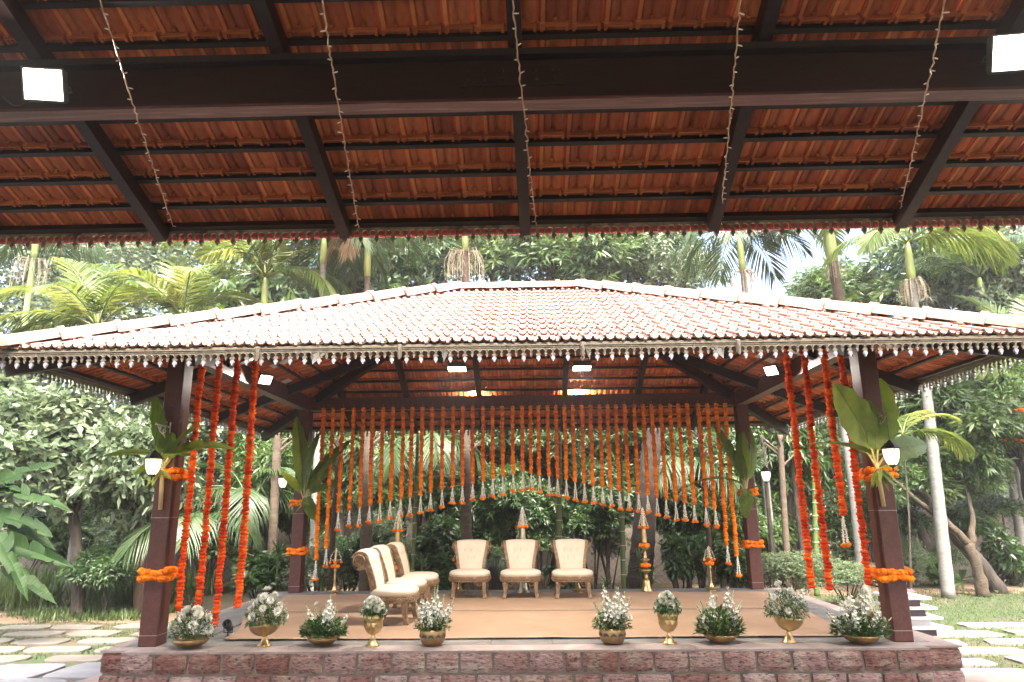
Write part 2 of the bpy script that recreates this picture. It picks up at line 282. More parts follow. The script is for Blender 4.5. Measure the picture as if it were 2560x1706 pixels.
# ------------------------------------------------------------------ mesh building
class MB:
    def __init__(s): s.v = []; s.f = []; s.t = []; s.cur = 0.5
    def add(s, vs, fs, M=None, tint=None):
        o = len(s.v)
        s.v += [tuple(M @ Vector(p)) for p in vs] if M is not None else [tuple(p) for p in vs]
        s.f += [tuple(i+o for i in f) for f in fs]
        s.t += [s.cur if tint is None else tint]*len(vs)
    def box(s, a, b, M=None, tint=None):
        x0, y0, z0 = a; x1, y1, z1 = b
        s.add([(x0, y0, z0), (x1, y0, z0), (x1, y1, z0), (x0, y1, z0), (x0, y0, z1), (x1, y0, z1), (x1, y1, z1), (x0, y1, z1)],
              [(0, 3, 2, 1), (4, 5, 6, 7), (0, 1, 5, 4), (1, 2, 6, 5), (2, 3, 7, 6), (3, 0, 4, 7)], M, tint)
    def cbox(s, a, b, c=0.01, M=None, tint=None):          # box with chamfered edges
        x0, y0, z0 = a; x1, y1, z1 = b
        vs = []; idx = {}
        for ix, (x, sx) in enumerate(((x0, 1), (x1, -1))):
            for iy, (y, sy) in enumerate(((y0, 1), (y1, -1))):
                for iz, (z, sz) in enumerate(((z0, 1), (z1, -1))):
                    idx[ix, iy, iz] = len(vs)
                    vs += [(x, y+sy*c, z+sz*c), (x+sx*c, y, z+sz*c), (x+sx*c, y+sy*c, z)]
        I = lambda a, b, c_, k: idx[a, b, c_]+k
        fs = [(I(0,0,0,0), I(0,0,1,0), I(0,1,1,0), I(0,1,0,0)), (I(1,0,0,0), I(1,1,0,0), I(1,1,1,0), I(1,0,1,0)),
              (I(0,0,0,1), I(1,0,0,1), I(1,0,1,1), I(0,0,1,1)), (I(0,1,0,1), I(0,1,1,1), I(1,1,1,1), I(1,1,0,1)),
              (I(0,0,0,2), I(0,1,0,2), I(1,1,0,2), I(1,0,0,2)), (I(0,0,1,2), I(1,0,1,2), I(1,1,1,2), I(0,1,1,2))]
        for a_ in (0, 1):
            for b_ in (0, 1):
                fs += [(I(a_, b_, 0, 0), I(a_, b_, 0, 1), I(a_, b_, 1, 1), I(a_, b_, 1, 0)),
                       (I(a_, 0, b_, 0), I(a_, 1, b_, 0), I(a_, 1, b_, 2), I(a_, 0, b_, 2)),
                       (I(0, a_, b_, 1), I(0, a_, b_, 2), I(1, a_, b_, 2), I(1, a_, b_, 1))]
                for c_ in (0, 1): fs.append((I(a_, b_, c_, 0), I(a_, b_, c_, 1), I(a_, b_, c_, 2)))
        s.add(vs, fs, M, tint)
    def tube(s, pts, rad, n=8, caps=True, M=None, tint=None, sq=False, twist=0.0):
        pts = [Vector(p) for p in pts]; k = len(pts)
        rad = [rad]*k if not hasattr(rad, '__len__') else rad
        vs = []; prev = None
        for i, p in enumerate(pts):
            t = (pts[min(i+1, k-1)]-pts[max(i-1, 0)]).normalized()
            if prev is None:
                a = Vector((0, 0, 1)) if abs(t.z) < 0.9 else Vector((1, 0, 0))
                u = t.cross(a).normalized()
            else: u = (prev-t*prev.dot(t)).normalized()
            prev = u; v = t.cross(u)
            for j in range(n):
                an = 2*pi*j/n+twist; vs.append(p+(u*cos(an)+v*sin(an))*rad[i])
        fs = [(i*n+j, i*n+(j+1) % n, (i+1)*n+(j+1) % n, (i+1)*n+j) for i in range(k-1) for j in range(n)]
        if caps: fs += [tuple(range(n-1, -1, -1)), tuple((k-1)*n+j for j in range(n))]
        s.add(vs, fs, M, tint)
    def beam(s, a, b, wd, ht, up=(0, 0, 1), tint=None):      # rectangular bar from a to b, top face along a-b
        a = Vector(a); b = Vector(b); t = (b-a).normalized(); up = Vector(up)
        sd = t.cross(up).normalized(); n = sd.cross(t)
        vs = []
        for p in (a, b):
            for i, j in ((-1, -1), (1, -1), (1, 0), (-1, 0)): vs.append(p+sd*(wd/2*i)+n*(ht*j))
        s.add(vs, [(0, 1, 2, 3), (7, 6, 5, 4), (0, 4, 5, 1), (1, 5, 6, 2), (2, 6, 7, 3), (3, 7, 4, 0)], None, tint)
    def lathe(s, prof, n=24, M=None, tint=None, rf=None, cap=True):
        vs = []
        for i, (r, z) in enumerate(prof):
            for j in range(n):
                an = 2*pi*j/n; q = r*(rf(an, z) if rf else 1); vs.append((q*cos(an), q*sin(an), z))
        k = len(prof)
        fs = [(i*n+j, i*n+(j+1) % n, (i+1)*n+(j+1) % n, (i+1)*n+j) for i in range(k-1) for j in range(n)]
        if cap: fs += [tuple(range(n-1, -1, -1)), tuple((k-1)*n+j for j in range(n))]
        s.add(vs, fs, M, tint)
    def grid(s, P, M=None, tint=None, closed=False):            # P[i][j] points
        a = len(P); b = len(P[0])
        vs = [p for row in P for p in row]
        fs = [(i*b+j, i*b+(j+1) % b, (i+1)*b+(j+1) % b, (i+1)*b+j) for i in range(a-1) for j in range(b if closed else b-1)]
        s.add(vs, fs, M, tint)
    def mesh(s, name, mats, smooth=False, idx=None):
        me = bpy.data.meshes.new(name); me.from_pydata(s.v, [], s.f)
        for x in (mats if isinstance(mats, (list, tuple)) else [mats]): me.materials.append(x)
        at = me.attributes.new('tint', 'FLOAT', 'POINT'); at.data.foreach_set('value', s.t)
        if smooth: me.polygons.foreach_set('use_smooth', [True]*len(me.polygons))
        me.update(); return me
    def build(s, name, mats, parent=None, smooth=False, M=None):
        return obj(name, s.mesh(name, mats, smooth), parent, M)

def obj(name, me, parent=None, M=None):
    o = bpy.data.objects.new(name, me); COL.objects.link(o)
    if M is not None: o.matrix_basis = M
    if parent is not None: o.parent = parent
    return o
def thing(name, label, cat, loc=(0, 0, 0), rz=0.0, group=None):
    o = bpy.data.objects.new(name, None); COL.objects.link(o); o.empty_display_size = 0.1
    o.location = loc; o.rotation_euler = (0, 0, rz)
    return tag(o, label, cat, group)
def tag(o, label, cat=None, group=None):
    o['label'] = label
    if cat: o['category'] = cat
    if group: o['group'] = group
    return o
def struct(o): o['kind'] = 'structure'; return o
def T(x, y=0, z=0):
    return Matrix.Translation(Vector(x) if hasattr(x, '__len__') else Vector((x, y, z)))
def RZ(a): return Matrix.Rotation(a, 4, 'Z')
def RX(a): return Matrix.Rotation(a, 4, 'X')
def RY(a): return Matrix.Rotation(a, 4, 'Y')
def S(x, y=None, z=None):
    return Matrix.Diagonal((x, x if y is None else y, x if z is None else z, 1))
def frame(o, x, z):               # matrix with local X along x, local Z near z
    x = Vector(x).normalized(); z = Vector(z); y = z.cross(x).normalized(); z = x.cross(y)
    m = Matrix((x, y, z)).transposed().to_4x4(); m.translation = Vector(o); return m
def np_mesh(name, V, F, tint, mats, midx=None, smooth=False):
    me = bpy.data.meshes.new(name)
    V = np.asarray(V, np.float32); F = np.asarray(F, np.int32)
    k = F.shape[1]
    me.vertices.add(len(V)); me.vertices.foreach_set('co', V.ravel())
    me.loops.add(F.size); me.loops.foreach_set('vertex_index', F.ravel())
    me.polygons.add(len(F)); me.polygons.foreach_set('loop_start', np.arange(0, F.size, k, dtype=np.int32))
    me.polygons.foreach_set('loop_total', np.full(len(F), k, np.int32))
    for x in (mats if isinstance(mats, (list, tuple)) else [mats]): me.materials.append(x)
    if midx is not None: me.polygons.foreach_set('material_index', np.asarray(midx, np.int32))
    at = me.attributes.new('tint', 'FLOAT', 'POINT'); at.data.foreach_set('value', np.asarray(tint, np.float32))
    if smooth: me.polygons.foreach_set('use_smooth', np.ones(len(F), bool))
    me.update(calc_edges=True); me.validate(); return me

# ------------------------------------------------------------------ ground
mb = MB(); mb.add([(-90, -60, GZ), (90, -60, GZ), (90, 120, GZ), (-90, 120, GZ)], [(0, 1, 2, 3)])
gr = struct(mb.build('ground', M_ground))

# ------------------------------------------------------------------ roof tiles
TW, TL = 0.2, 0.345
PROF = [(-.005, .021), (.012, .022), (.021, .018), (.029, .004), (.046, -.002), (.070, -.002), (.087, .004), (.094, .016), (.106, .016),
        (.113, .004), (.131, -.002), (.149, -.002), (.160, .007), (.1635, -.008), (.187, -.008), (.1905, .003), (.204, .003)]
def tile_geom():
    n = len(PROF); th = 0.013; mb = MB()
    V = []
    for y, dz, sh in ((0.0, 0.024, -0.002), (0.02, 0.0226, 0.0), (TL, 0.0, 0.0)):
        for u, z in PROF: V.append((u-TW/2, y-(0.014*(1-((z-.01)/.014)) if y == 0 else 0), z+dz+th+sh))
    for y, dz, sh in ((0.0, 0.024, 0), (0.02, 0.0226, 0.0), (TL, 0.0, 0.0)):
        for u, z in PROF: V.append((u-TW/2, y-(0.010*(1-((z-.01)/.014)) if y == 0 else 0), z+dz))
    F = []
    for r in range(2):
        for i in range(n-1):
            a = r*n+i; F.append((a, a+1, a+n+1, a+n))
            b = (r+3)*n+i; F.append((b, b+n, b+n+1, b+1))
    for i in range(n-1):
        F.append((i, 3*n+i, 3*n+i+1, i+1)); F.append((2*n+i, 2*n+i+1, 5*n+i+1, 5*n+i))
    for r in range(2):
        F.append((r*n, (r+1)*n, (r+4)*n, (r+3)*n)); F.append((r*n+n-1, (r+3)*n+n-1, (r+4)*n+n-1, (r+1)*n+n-1))
    mb.add(V, F)
    # hooking lugs under the top end: a bracket seen from below
    y0, y1 = TL-0.045, TL-0.012
    mb.box((-.088, y1, -.026), (.088, y1+.010, 0.010))
    mb.box((-.088, y0, -.022), (-.070, y1, 0.012)); mb.box((.070, y0, -.022), (.088, y1, 0.012))
    mb.box((-.012, 0.075, -0.004), (.010, 0.087, 0.024))
    return mb
TG = tile_geom()
_n = len(PROF)
for _k in range(6*_n): TG.t[_k] = .95 if _k % _n in (13, 14) else .40
TT = np.array(TG.t)-.5
TV = np.array(TG.v); TF = [tuple(f) for f in TG.f]

class Slope:
    """plane with origin O (left end of eave), u along eave, v up the slope"""
    def __init__(s, O, u, up, width, S_, a, b, rows):
        s.O = Vector(O); s.u = Vector(u).normalized(); s.v = Vector(up).normalized(); s.n = s.u.cross(s.v)
        s.w = width; s.S = S_; s.a = a; s.b = b; s.rows = rows; s.cs = S_/rows
    def umin(s, v): return s.a*v/s.S
    def umax(s, v): return s.w-(s.w-s.b)*v/s.S
    def P(s, u, v, n=0): return s.O+s.u*u+s.v*v+s.n*n
    def mat(s, u, v):
        m = Matrix((s.u, s.v, s.n)).transposed().to_4x4(); m.translation = s.P(u, v); return m
    def tiles(s, rng):
        out = []; n = round(s.w/TW); p = s.w/n
        for r in range(s.rows):
            off = 0.0
            for i in range(n):
                u = (i+.5)*p+off; v = r*s.cs
                vm = min(v+TL, s.S)
                full = u-TW/2 >= s.umin(vm)-1e-6 and u+TW/2 <= s.umax(vm)+1e-6
                some = u+TW/2 > s.umin(v) and u-TW/2 < s.umax(v)
                if some:
                    m = s.mat(u+rng.uniform(-.002, .002), v+rng.uniform(-.006, .006)) @ RZ(rng.uniform(-.008, .008)) @ S(p/TW*0.995, 1, 1)
                    out.append((r, i, m, full))
        return out
    def clip(s, m):                 # clipped tile as verts, faces in world
        bm = bmesh.new(); vs = [bm.verts.new(m @ Vector(p)) for p in TG.v]
        for f in TF:
            try: bm.faces.new([vs[k] for k in f])
            except ValueError: pass
        for side in (0, 1):
            p0 = s.P(0 if side == 0 else s.w, 0); p1 = s.P(s.a if side == 0 else s.b, s.S)
            e = (p1-p0).normalized(); no = e.cross(s.n) if side == 0 else s.n.cross(e)   # pointing outwards
            inside = s.P((s.umin(0.3)+s.umax(0.3))/2, 0.3)
            if (inside-p0).dot(no) > 0: no = -no
            bmesh.ops.bisect_plane(bm, geom=bm.verts[:]+bm.edges[:]+bm.faces[:], plane_co=p0, plane_no=no, clear_outer=True)
        bm.verts.index_update()
        V = [tuple(v.co) for v in bm.verts]; F = [tuple(v.index for v in f.verts) for f in bm.faces]
        bm.free(); return V, F

tile_me_in = TG.mesh('roof_tile', M_tile, False)
tile_me_out = TG.mesh('roof_tile', M_tileo, False)
def stuff_tiles(name, items, mats, parent):
    mb = MB(); rng = random.Random(5)
    for kind, a, b in items:
        t = rng.random()
        if kind == 'm':
            o = len(mb.v); A = np.array(a); W = TV @ A[:3, :3].T + A[:3, 3]
            mb.v += [tuple(p) for p in W]; mb.f += [tuple(i+o for i in f) for f in TF]; mb.t += list(np.clip(.2+.6*t+TT, 0, 1))
        else: mb.add(a, b, None, t)
    o = mb.build(name, mats, parent); o['kind'] = 'stuff'; return o

# ------------------------------------------------------------------ lace valance
BIG = [(-.048, .0333), (-.052, .020), (-.060, .012), (-.070, .009), (-.080, .010), (-.086, .017), (-.092, .023), (-.098, .023), (-.103, .014), (-.108, .009)]
PEND = [(-.108, .009), (-.114, .015), (-.122, .0185), (-.131, .0175), (-.142, .010), (-.150, .0055), (-.156, .0065), (-.160, .001)]
SML = [(-.048, .0333), (-.052, .020), (-.060, .011), (-.072, .008), (-.080, .012), (-.086, .013), (-.091, .008), (-.097, .0085), (-.106, .006), (-.114, .001)]
def stem(mb, x, prof, th, M, k=1.0):
    V = []
    for z, h in prof:
        V += [(x-h*k, -th/2, z*k), (x+h*k, -th/2, z*k), (x+h*k, th/2, z*k), (x-h*k, th/2, z*k)]
    F = []
    for i in range(len(prof)-1):
        a = 4*i
        for j in range(4): F.append((a+j, a+4+j, a+4+(j+1) % 4, a+(j+1) % 4))
    F.append(tuple(range(len(V)-1, len(V)-5, -1)))
    mb.add(V, F, M)
_pend_cache = {}
def pendant_mesh(m, k):
    key = (m.name, k)
    if key not in _pend_cache:
        mb = MB(); stem(mb, 0, [(z+.108, h) for z, h in PEND], 0.020, None, k); _pend_cache[key] = mb.mesh('pendant', m)
    return _pend_cache[key]
def valance(parent, A, B, panels, units, mlace, mpend, clamp=(), rng=random.Random(3)):
    A = Vector(A); B = Vector(B); Ld = (B-A).length; U = Ld/(panels*units); k = U/0.1333
    d = (B-A).normalized()
    for p in range(panels):
        M = frame(A+d*(p*units*U), d, (0, 0, 1)) @ T(0, 0, rng.uniform(-.003, .003)) @ RY(rng.uniform(-.0015, .0015))
        mb = MB(); W = units*U
        mb.box((0.001, -.011, -.050*k), (W-.001, .011, 0)); mb.box((0.001, -.020, -.014*k), (W-.001, -.011, -.002)); mb.box((0.001, -.015, -.030*k), (W-.001, -.011, -.022))
        for i in range(units):
            x = (i+.5)*U
            stem(mb, x, BIG, .016, None, k)
            stem(mb, i*U+(0.004 if i == 0 else 0), [(z, h) for z, h in SML] if i else [(z, h*.45) for z, h in SML], .014, None, k)
            for sx in (-1, 1):         # raised arch bead round each hole
                cx = x+sx*U/4
                mb.tube([(cx+.028*k*cos(a), -.010, -.070*k+.024*k*sin(a)) for a in [pi*j/6 for j in range(7)]], .0042*k, 4, False)
        po = mb.build('valance_panel', mlace, parent, False, M)
        pm = pendant_mesh(mpend, k)
        for i in range(units): obj('pendant', pm, po, T((i+.5)*U, 0, -.108*k))

# ------------------------------------------------------------------ near hall roof above the viewer
NE_Y, NE_Z, NM = -1.8, 3.60, 0.385
near = thing('open_hall', 'dark timber hall with red clay tile ceiling overhead in the foreground', 'pavilion', (0, -1.8, GZ))
near_T = T(0, 1.8, -GZ)
nup = Vector((0, -1, NM)).normalized(); NRIDGE = -7.3
NS = (Vector((0, NRIDGE, NE_Z+NM*(NE_Y-NRIDGE)))-Vector((0, NE_Y, NE_Z))).length
NHW = 9.6  # half width, extended out of view so the roof shades the left garden
nrows = round(NS/0.2835)
# looking from below: u runs towards -x so that the slope normal points up
nsl = Slope((NHW, NE_Y, NE_Z), (-1, 0, 0), nup, 2*NHW, NS, 0, 2*NHW, nrows)
def npl(x, v, n=0): return nsl.P(NHW-x, v, n)
def place(o):             # keep world position while parented to the hall's empty
    o.matrix_basis = near_T @ o.matrix_basis; return o
rng = random.Random(11)
cand = []; rest = []
for r, i, m, full in nsl.tiles(rng):
    c = m @ Vector((0, TL/2, 0)); x, y, z = pix(c)
    if z > .3 and -60 < x < 2620 and -40 < y < 600: cand.append((z, m))
    else: rest.append(('m', m, None))
cand.sort(key=lambda t: t[0])
for z, m in cand[:300]:
    place(obj('roof_tile', tile_me_in, near, m))
rest += [('m', m, None) for z, m in cand[300:]]
o = place(stuff_tiles('roof_tiles', rest, M_tile, near))
# rear slope: the same tiles turned round the ridge
o2 = o.copy(); COL.objects.link(o2); o2.parent = near
o2.matrix_basis = near_T @ T(0, 2*NRIDGE, 0) @ RZ(pi)
def nb(name, mb, m): return place(mb.build(name, m, near))
# battens under every course
for r in range(1, nrows):
    mb = MB(); v = r*nsl.cs+0.002
    mb.beam(npl(-NHW, v, -.004), npl(NHW, v, -.004), .036, .045, nsl.n); nb('batten', mb, M_purl)
mb = MB(); mb.beam(npl(-NHW, .045, -.002), npl(NHW, .045, -.002), .05, .05, nsl.n); nb('batten', mb, M_beam)
# rafters
RX_ = [dY(x, y, NE_Y).x for x, y in ((385, 530), (800, 525), (1207, 520), (1632, 513), (2055, 500))]
RX_ = [RX_[0]-1.5*k for k in (4, 3, 2, 1)] + RX_ + [RX_[-1]+1.5*k for k in (1, 2, 3, 4)]
for x in RX_:
    mb = MB(); k = 0.035*(1 if x < 0 else 1)
    mb.beam(npl(x, 0.02, -.050), npl(x-.16, NS, -.050), .085, .12, nsl.n); nb('rafter', mb, M_beam)
    mb = MB(); a = npl(x, 0.02, -.050); b = npl(x, NS, -.050); a.y = 2*NRIDGE-a.y; b.y = 2*NRIDGE-b.y
    mb.beam(a, b, .085, .12, (0, .3, 1)); nb('rafter', mb, M_beam)
# main cross beam with its soffit strip and bolts, and a second one behind
pb = dZ(1207, 232, 3.70); pf = dZ(1207, 255, 3.70); zt = 3.985
mb = MB(); mb.box((-NHW, pb.y, 3.722), (NHW, pf.y-.004, zt)); bm_ = nb('cross_beam', mb, M_beam)
mb = MB(); mb.box((-NHW, pb.y-.006, 3.70), (NHW, pf.y, 3.720)); mb.build('soffit_board', M_beam2, bm_)
mb = MB(); mb.box((-NHW, pb.y-.05, zt+.004), (NHW, pf.y-.01, zt+.05)); nb('top_plate', mb, M_purl)
mb = MB(); mb.box((1.02*0-.30, pb.y-.010, 3.80), (.36, pb.y-.002, 3.95)); mb.build('splice_plate', M_beam, bm_)
for k in range(6):
    for zz in (3.84, 3.90):
        mb = MB(); mb.lathe([(.010, 0), (.010, .012), (.006, .016)], 6, T(-.24+.105*k, pb.y-.010, zz) @ RX(pi/2)); mb.build('bolt', M_beam, bm_)
for Y in (NRIDGE, 2*NRIDGE-pb.y):
    mb = MB(); mb.box((-NHW, Y-.06, 3.70), (NHW, Y+.06, 3.98)); nb('cross_beam', mb, M_beam)
for sx in (-1, 1):
    for Y in (pb.y+.06, 2*NRIDGE-pb.y):
        mb = MB(); mb.cbox((sx*8.8-.12, Y-.12, GZ), (sx*8.8+.12, Y+.12, 3.698), .01); nb('column', mb, M_wood)
    mb = MB(); mb.box((sx*8.8-.05, 2*NRIDGE-pb.y+.13, 3.45), (sx*8.8+.05, pb.y-.07, 3.69)); nb('side_beam', mb, M_beam)
# eave: red gutter and lace valance
mb = MB()
if True:
    mb.tube([(-NHW+.02, NE_Y+.075, NE_Z-.030), (NHW-.02, NE_Y+.075, NE_Z-.030)], .052, 14)
nb('gutter', mb, M_red)
mb = MB(); mb.box((-NHW, NE_Y-.010, NE_Z-.035), (NHW, NE_Y+.012, NE_Z+.016)); fa = nb('fascia_board', mb, M_lace2)
valance(fa, (-NHW, NE_Y-.02, NE_Z-.012), (NHW, NE_Y-.02, NE_Z-.012), 18, 8, M_lace2, M_lace2)

# ------------------------------------------------------------------ the stage pavilion
EX, EY0, EY1, EZ = 4.8, -1.0, 5.55, 2.74
RZ_, RHX, RYc = 4.27, 0.87, 2.275
pav = thing('stage_pavilion', 'tiled hip roof pavilion on four brown columns with cream lace valance', 'pavilion', (0, 2.275, 0))
pT = T(0, -2.275, 0)
def pp(name, mb, m, parent=None, smooth=False):
    o = mb.build(name, m, parent or pav, smooth)
    if parent is None: o.matrix_basis = pT @ o.matrix_basis
    return o
run = RYc-EY0
Sf = sqrt(run**2+(RZ_-EZ)**2); Ss = sqrt((EX-RHX)**2+(RZ_-EZ)**2)
vf = Vector((0, run, RZ_-EZ)); vs_ = Vector((EX-RHX, 0, RZ_-EZ))
sF = Slope((-EX, EY0, EZ), (1, 0, 0), vf, 2*EX, Sf, EX-RHX, EX+RHX, 12)
sB = Slope((EX, EY1, EZ), (-1, 0, 0), (0, -run, RZ_-EZ), 2*EX, Sf, EX-RHX, EX+RHX, 12)
sL = Slope((-EX, EY1, EZ), (0, -1, 0), vs_, EY1-EY0, Ss, EY1-RYc, EY1-RYc, 14)
sR = Slope((EX, EY0, EZ), (0, 1, 0), (-(EX-RHX), 0, RZ_-EZ), EY1-EY0, Ss, RYc-EY0, RYc-EY0, 14)
COLX, COLW, COLD, D0 = 3.75, 0.186, 0.206, 4.35
# columns
for sx in (-1, 1):
    for Y in (0, D0):
        mb = MB(); x0, x1 = sorted((sx*COLX, sx*(COLX-COLW)))
        mb.cbox((x0, Y, 0), (x1, Y+COLD, 3.14), .008); c = pp('column', mb, M_wood)
        for zz in (1.22, 0.10):
            mb = MB(); mb.box((x0-.0015, Y-.0015, zz), (x1+.0015, Y+COLD+.0015, zz+.004)); pp('tie_wire', mb, M_steelw, c)
# ring beams
BT, BB = 3.12, 2.92
bw = 0.12
for Y in (0.04, D0+.03):
    mb = MB(); mb.box((-COLX+COLW+.001, Y, BB), (COLX-COLW-.001, Y+bw, BT)); b_ = pp('ring_beam', mb, M_wood)
    mb = MB(); mb.box((-COLX+COLW+.001, Y-.02, BB-.012), (COLX-COLW-.001, Y+bw+.02, BB-.001)); pp('bottom_flange', mb, M_wood, b_)
    if Y > 1:
        mb = MB(); mb.box((2.02, Y-.010, 2.945), (2.62, Y-.002, 3.09)); pl = pp('splice_plate', mb, M_wood, b_)
        for k in range(4):
            for zz in (2.98, 3.05):
                mb = MB(); mb.lathe([(.011, 0), (.011, .01), (.006, .014)], 6, T(2.10+.145*k, Y-.010, zz) @ RX(pi/2)); pp('bolt', mb, M_wood, b_)
for sx in (-1, 1):
    mb = MB(); x0, x1 = sorted((sx*(COLX-.03), sx*(COLX-.03-bw))); mb.box((x0, COLD+.001, BB), (x1, D0-.001, BT)); b_ = pp('ring_beam', mb, M_wood)
    mb = MB(); mb.box((x0-.02, COLD+.001, BB-.012), (x1+.02, D0-.001, BB-.001)); pp('bottom_flange', mb, M_wood, b_)
# rafters
RAF = .05
def raf(sl, u0, v0, u1, v1, wd=.08, ht=.12):
    mb = MB(); mb.beam(sl.P(u0, v0, -RAF), sl.P(u1, v1, -RAF), wd, ht, sl.n); pp('rafter', mb, M_beam)
for sl in (sF, sB):
    for x in (-3.05, -1.95, -.72, .72, 1.95, 3.05):
        u = EX+x if sl is sF else EX-x
        vt = Sf if abs(x) < RHX else Sf*(EX-abs(x))/(EX-RHX)
        raf(sl, u, .05, u, vt-.03)
for sl in (sL, sR):
    for Y in (1.18, 3.37):
        u = EY1-Y if sl is sL else Y-EY0
        vt = Ss*min((EY1-Y), (Y-EY0))/run
        raf(sl, u, -.02, u, vt-.03, .09, .14)
for sx in (-1, 1):
    for (cy_, ) in ((EY0,), (EY1,)):
        mb = MB(); a = Vector((sx*EX*.995, cy_*0.995 if cy_ > 0 else cy_*.99, EZ-RAF-.03)); b = Vector((sx*RHX, RYc, RZ_-RAF-.03))
        mb.beam(a, b, .10, .15); pp('hip_rafter', mb, M_beam)
mb = MB(); mb.beam((-RHX-.05, RYc, RZ_-RAF-.02), (RHX+.05, RYc, RZ_-RAF-.02), .08, .16); pp('ridge_beam', mb, M_beam)
# battens
for sl in (sF, sB, sL, sR):
    for r in range(0, sl.rows):
        v = r*sl.cs+.045 if r == 0 else r*sl.cs+.002
        a, b = sl.umin(v)+.03, sl.umax(v)-.03
        if b-a > .1:
            mb = MB(); mb.beam(sl.P(a, v, -.004), sl.P(b, v, -.004), .032, .042, sl.n); pp('batten', mb, M_purl)
# tiles
rng = random.Random(21); n_obj = 0; rest_o = []; rest_i = []
for sl in (sF, sB, sL, sR):
    for r, i, m, full in sl.tiles(rng):
        if full and sl is sF and n_obj < 300:
            o = obj('roof_tile', tile_me_out, pav, pT @ m @ S(1, 1, 1.48)); n_obj += 1
        elif full: (rest_o if sl is sF else rest_i).append(('m', m @ S(1, 1, 1.48) if sl is sF else m, None))
        else:
            V, F = sl.clip(m @ S(1, 1, 1.48) if sl is sF else m)
            if F: (rest_o if sl is sF else rest_i).append(('c', V, F))
o = stuff_tiles('roof_tiles', rest_o, M_tileo, pav); o.matrix_basis = pT
o = stuff_tiles('inner_roof_tiles', rest_i, M_tile, pav); o.matrix_basis = pT
# glass skylight tiles
for sl, u, v in ((sL, EY1-0.35, .55), (sL, EY1-2.3, 1.4), (sL, EY1-3.2, 1.1), (sR, 1.4, .6), (sR, 3.35, 1.35), (sR, 4.2, 1.0), (sR, 2.6, 2.2)):
    mb = MB(); mb.box((-.09, 0, -.012), (.09, .26, -.006)); o = pp('glass_tile', mb, M_glass_t); o.matrix_basis = pT @ sl.mat(u, v)
# ridge and hip caps
def cap_mesh(L, wd=.15, hh=.105):
    mb = MB(); pr = [(-wd, -.02), (-wd*.96, .03), (-wd*.55, hh*.9), (0, hh*1.05), (wd*.55, hh*.9), (wd*.96, .03), (wd, -.02)]
    P = []
    for x, k in ((0, 1.26), (.055, 1.26), (.062, 1.04), (L*.98, .92)):
        P.append([(x, y*k, z*k) for y, z in pr])
    mb.grid(P)
    P2 = [[(x, y*.86, z*.82) for x, y, z in row] for row in P]; mb.grid([r_[::-1] for r_ in P2])
    n = len(pr)
    for e in (0, 3):
        mb.grid([P[e], P2[e]])
    return mb.mesh('ridge_tile', M_ridge)
hipL = (Vector((EX, EY0, EZ))-Vector((RHX, RYc, RZ_))).length
cm = cap_mesh(hipL/11+.05); cmr = cap_mesh(2*RHX/5+.04, .13, .09)
for sx in (-1, 1):
    for cy_ in (EY0, EY1):
        a = Vector((sx*(EX+.02), cy_+(-.02 if cy_ < 0 else .02), EZ+.035)); b = Vector((sx*RHX, RYc, RZ_+.045)); d = b-a
        for k in range(11):
            M = frame(a+d*(k/11), d, (0, 0, 1)) @ RX(rng.uniform(-.05, .05)) @ RZ(rng.uniform(-.02, .02)) @ RY(-.05+rng.uniform(-.015, .015))
            obj('ridge_tile', cm, pav, pT @ M)
for k in range(5):
    M = frame((-RHX+2*RHX/5*k, RYc, RZ_+.05), (1, 0, 0), (0, 0, 1)) @ RY(-.03+rng.uniform(-.015, .015)); obj('ridge_tile', cmr, pav, pT @ M)
# fascias and valances on the four eaves
zf = EZ+.012
for A, B, np_ in (((-EX, EY0-.01, zf), (EX, EY0-.01, zf), 9), ((EX+.01, EY0, zf), (EX+.01, EY1, zf), 6), ((EX, EY1+.01, zf), (-EX, EY1+.01, zf), 9), ((-EX-.01, EY1, zf), (-EX-.01, EY0, zf), 6)):
    A = Vector(A); B = Vector(B); d = (B-A).normalized()
    mb = MB(); mb.beam(A, B, .024, .05); fo = pp('fascia_board', mb, M_lace)
    out = d.cross(Vector((0, 0, 1)))
    off = out*.022
    valance(fo, A+off-Vector((0, 0, .022)), B+off-Vector((0, 0, .022)), np_, 8, M_lace, M_pend)
# plastic brackets on the front fascia
for x in (-2.36, -1.06, .60, 2.0):
    mb = MB(); mb.cbox((x-.018, EY0-.075, zf-.135), (x+.018, EY0-.045, zf-.012), .006); mb.lathe([(.002, 0), (.012, .01), (.012, .10)], 8, T(x, EY0-.078, zf-.16)); pp('valance_clip', mb, M_lace)

# ------------------------------------------------------------------ stage plinth
pl = thing('stage_plinth', 'raised stage platform of pitted red laterite blocks with grey stone floor', 'stage', (0, -.277, GZ))
def plp(name, mb, m, smooth=False, M=None):
    o = mb.build(name, m, pl, smooth); o.matrix_basis = T(0, .277, -GZ) @ (M if M is not None else Matrix()); return o
FX0, FX1, FY = -3.76, 3.752, -.277
mb = MB(); mb.box((FX0+.03, FY+.030, GZ), (FX1-.03, -.10, -.012)); mb.box((-3.99, -.13, GZ-.01), (4.07, 4.56, -.013)); plp('core', mb, M_mort)
mb = MB(); mb.box((FX0+.01, FY+.012, -.020), (FX1-.01, .020, -.001)); mb.box((-4.02, -.155, -.022), (-3.70, 4.58, -.003)); mb.box((3.70, -.155, -.022), (4.10, 4.58, -.003)); plp('coping', mb, M_cop)
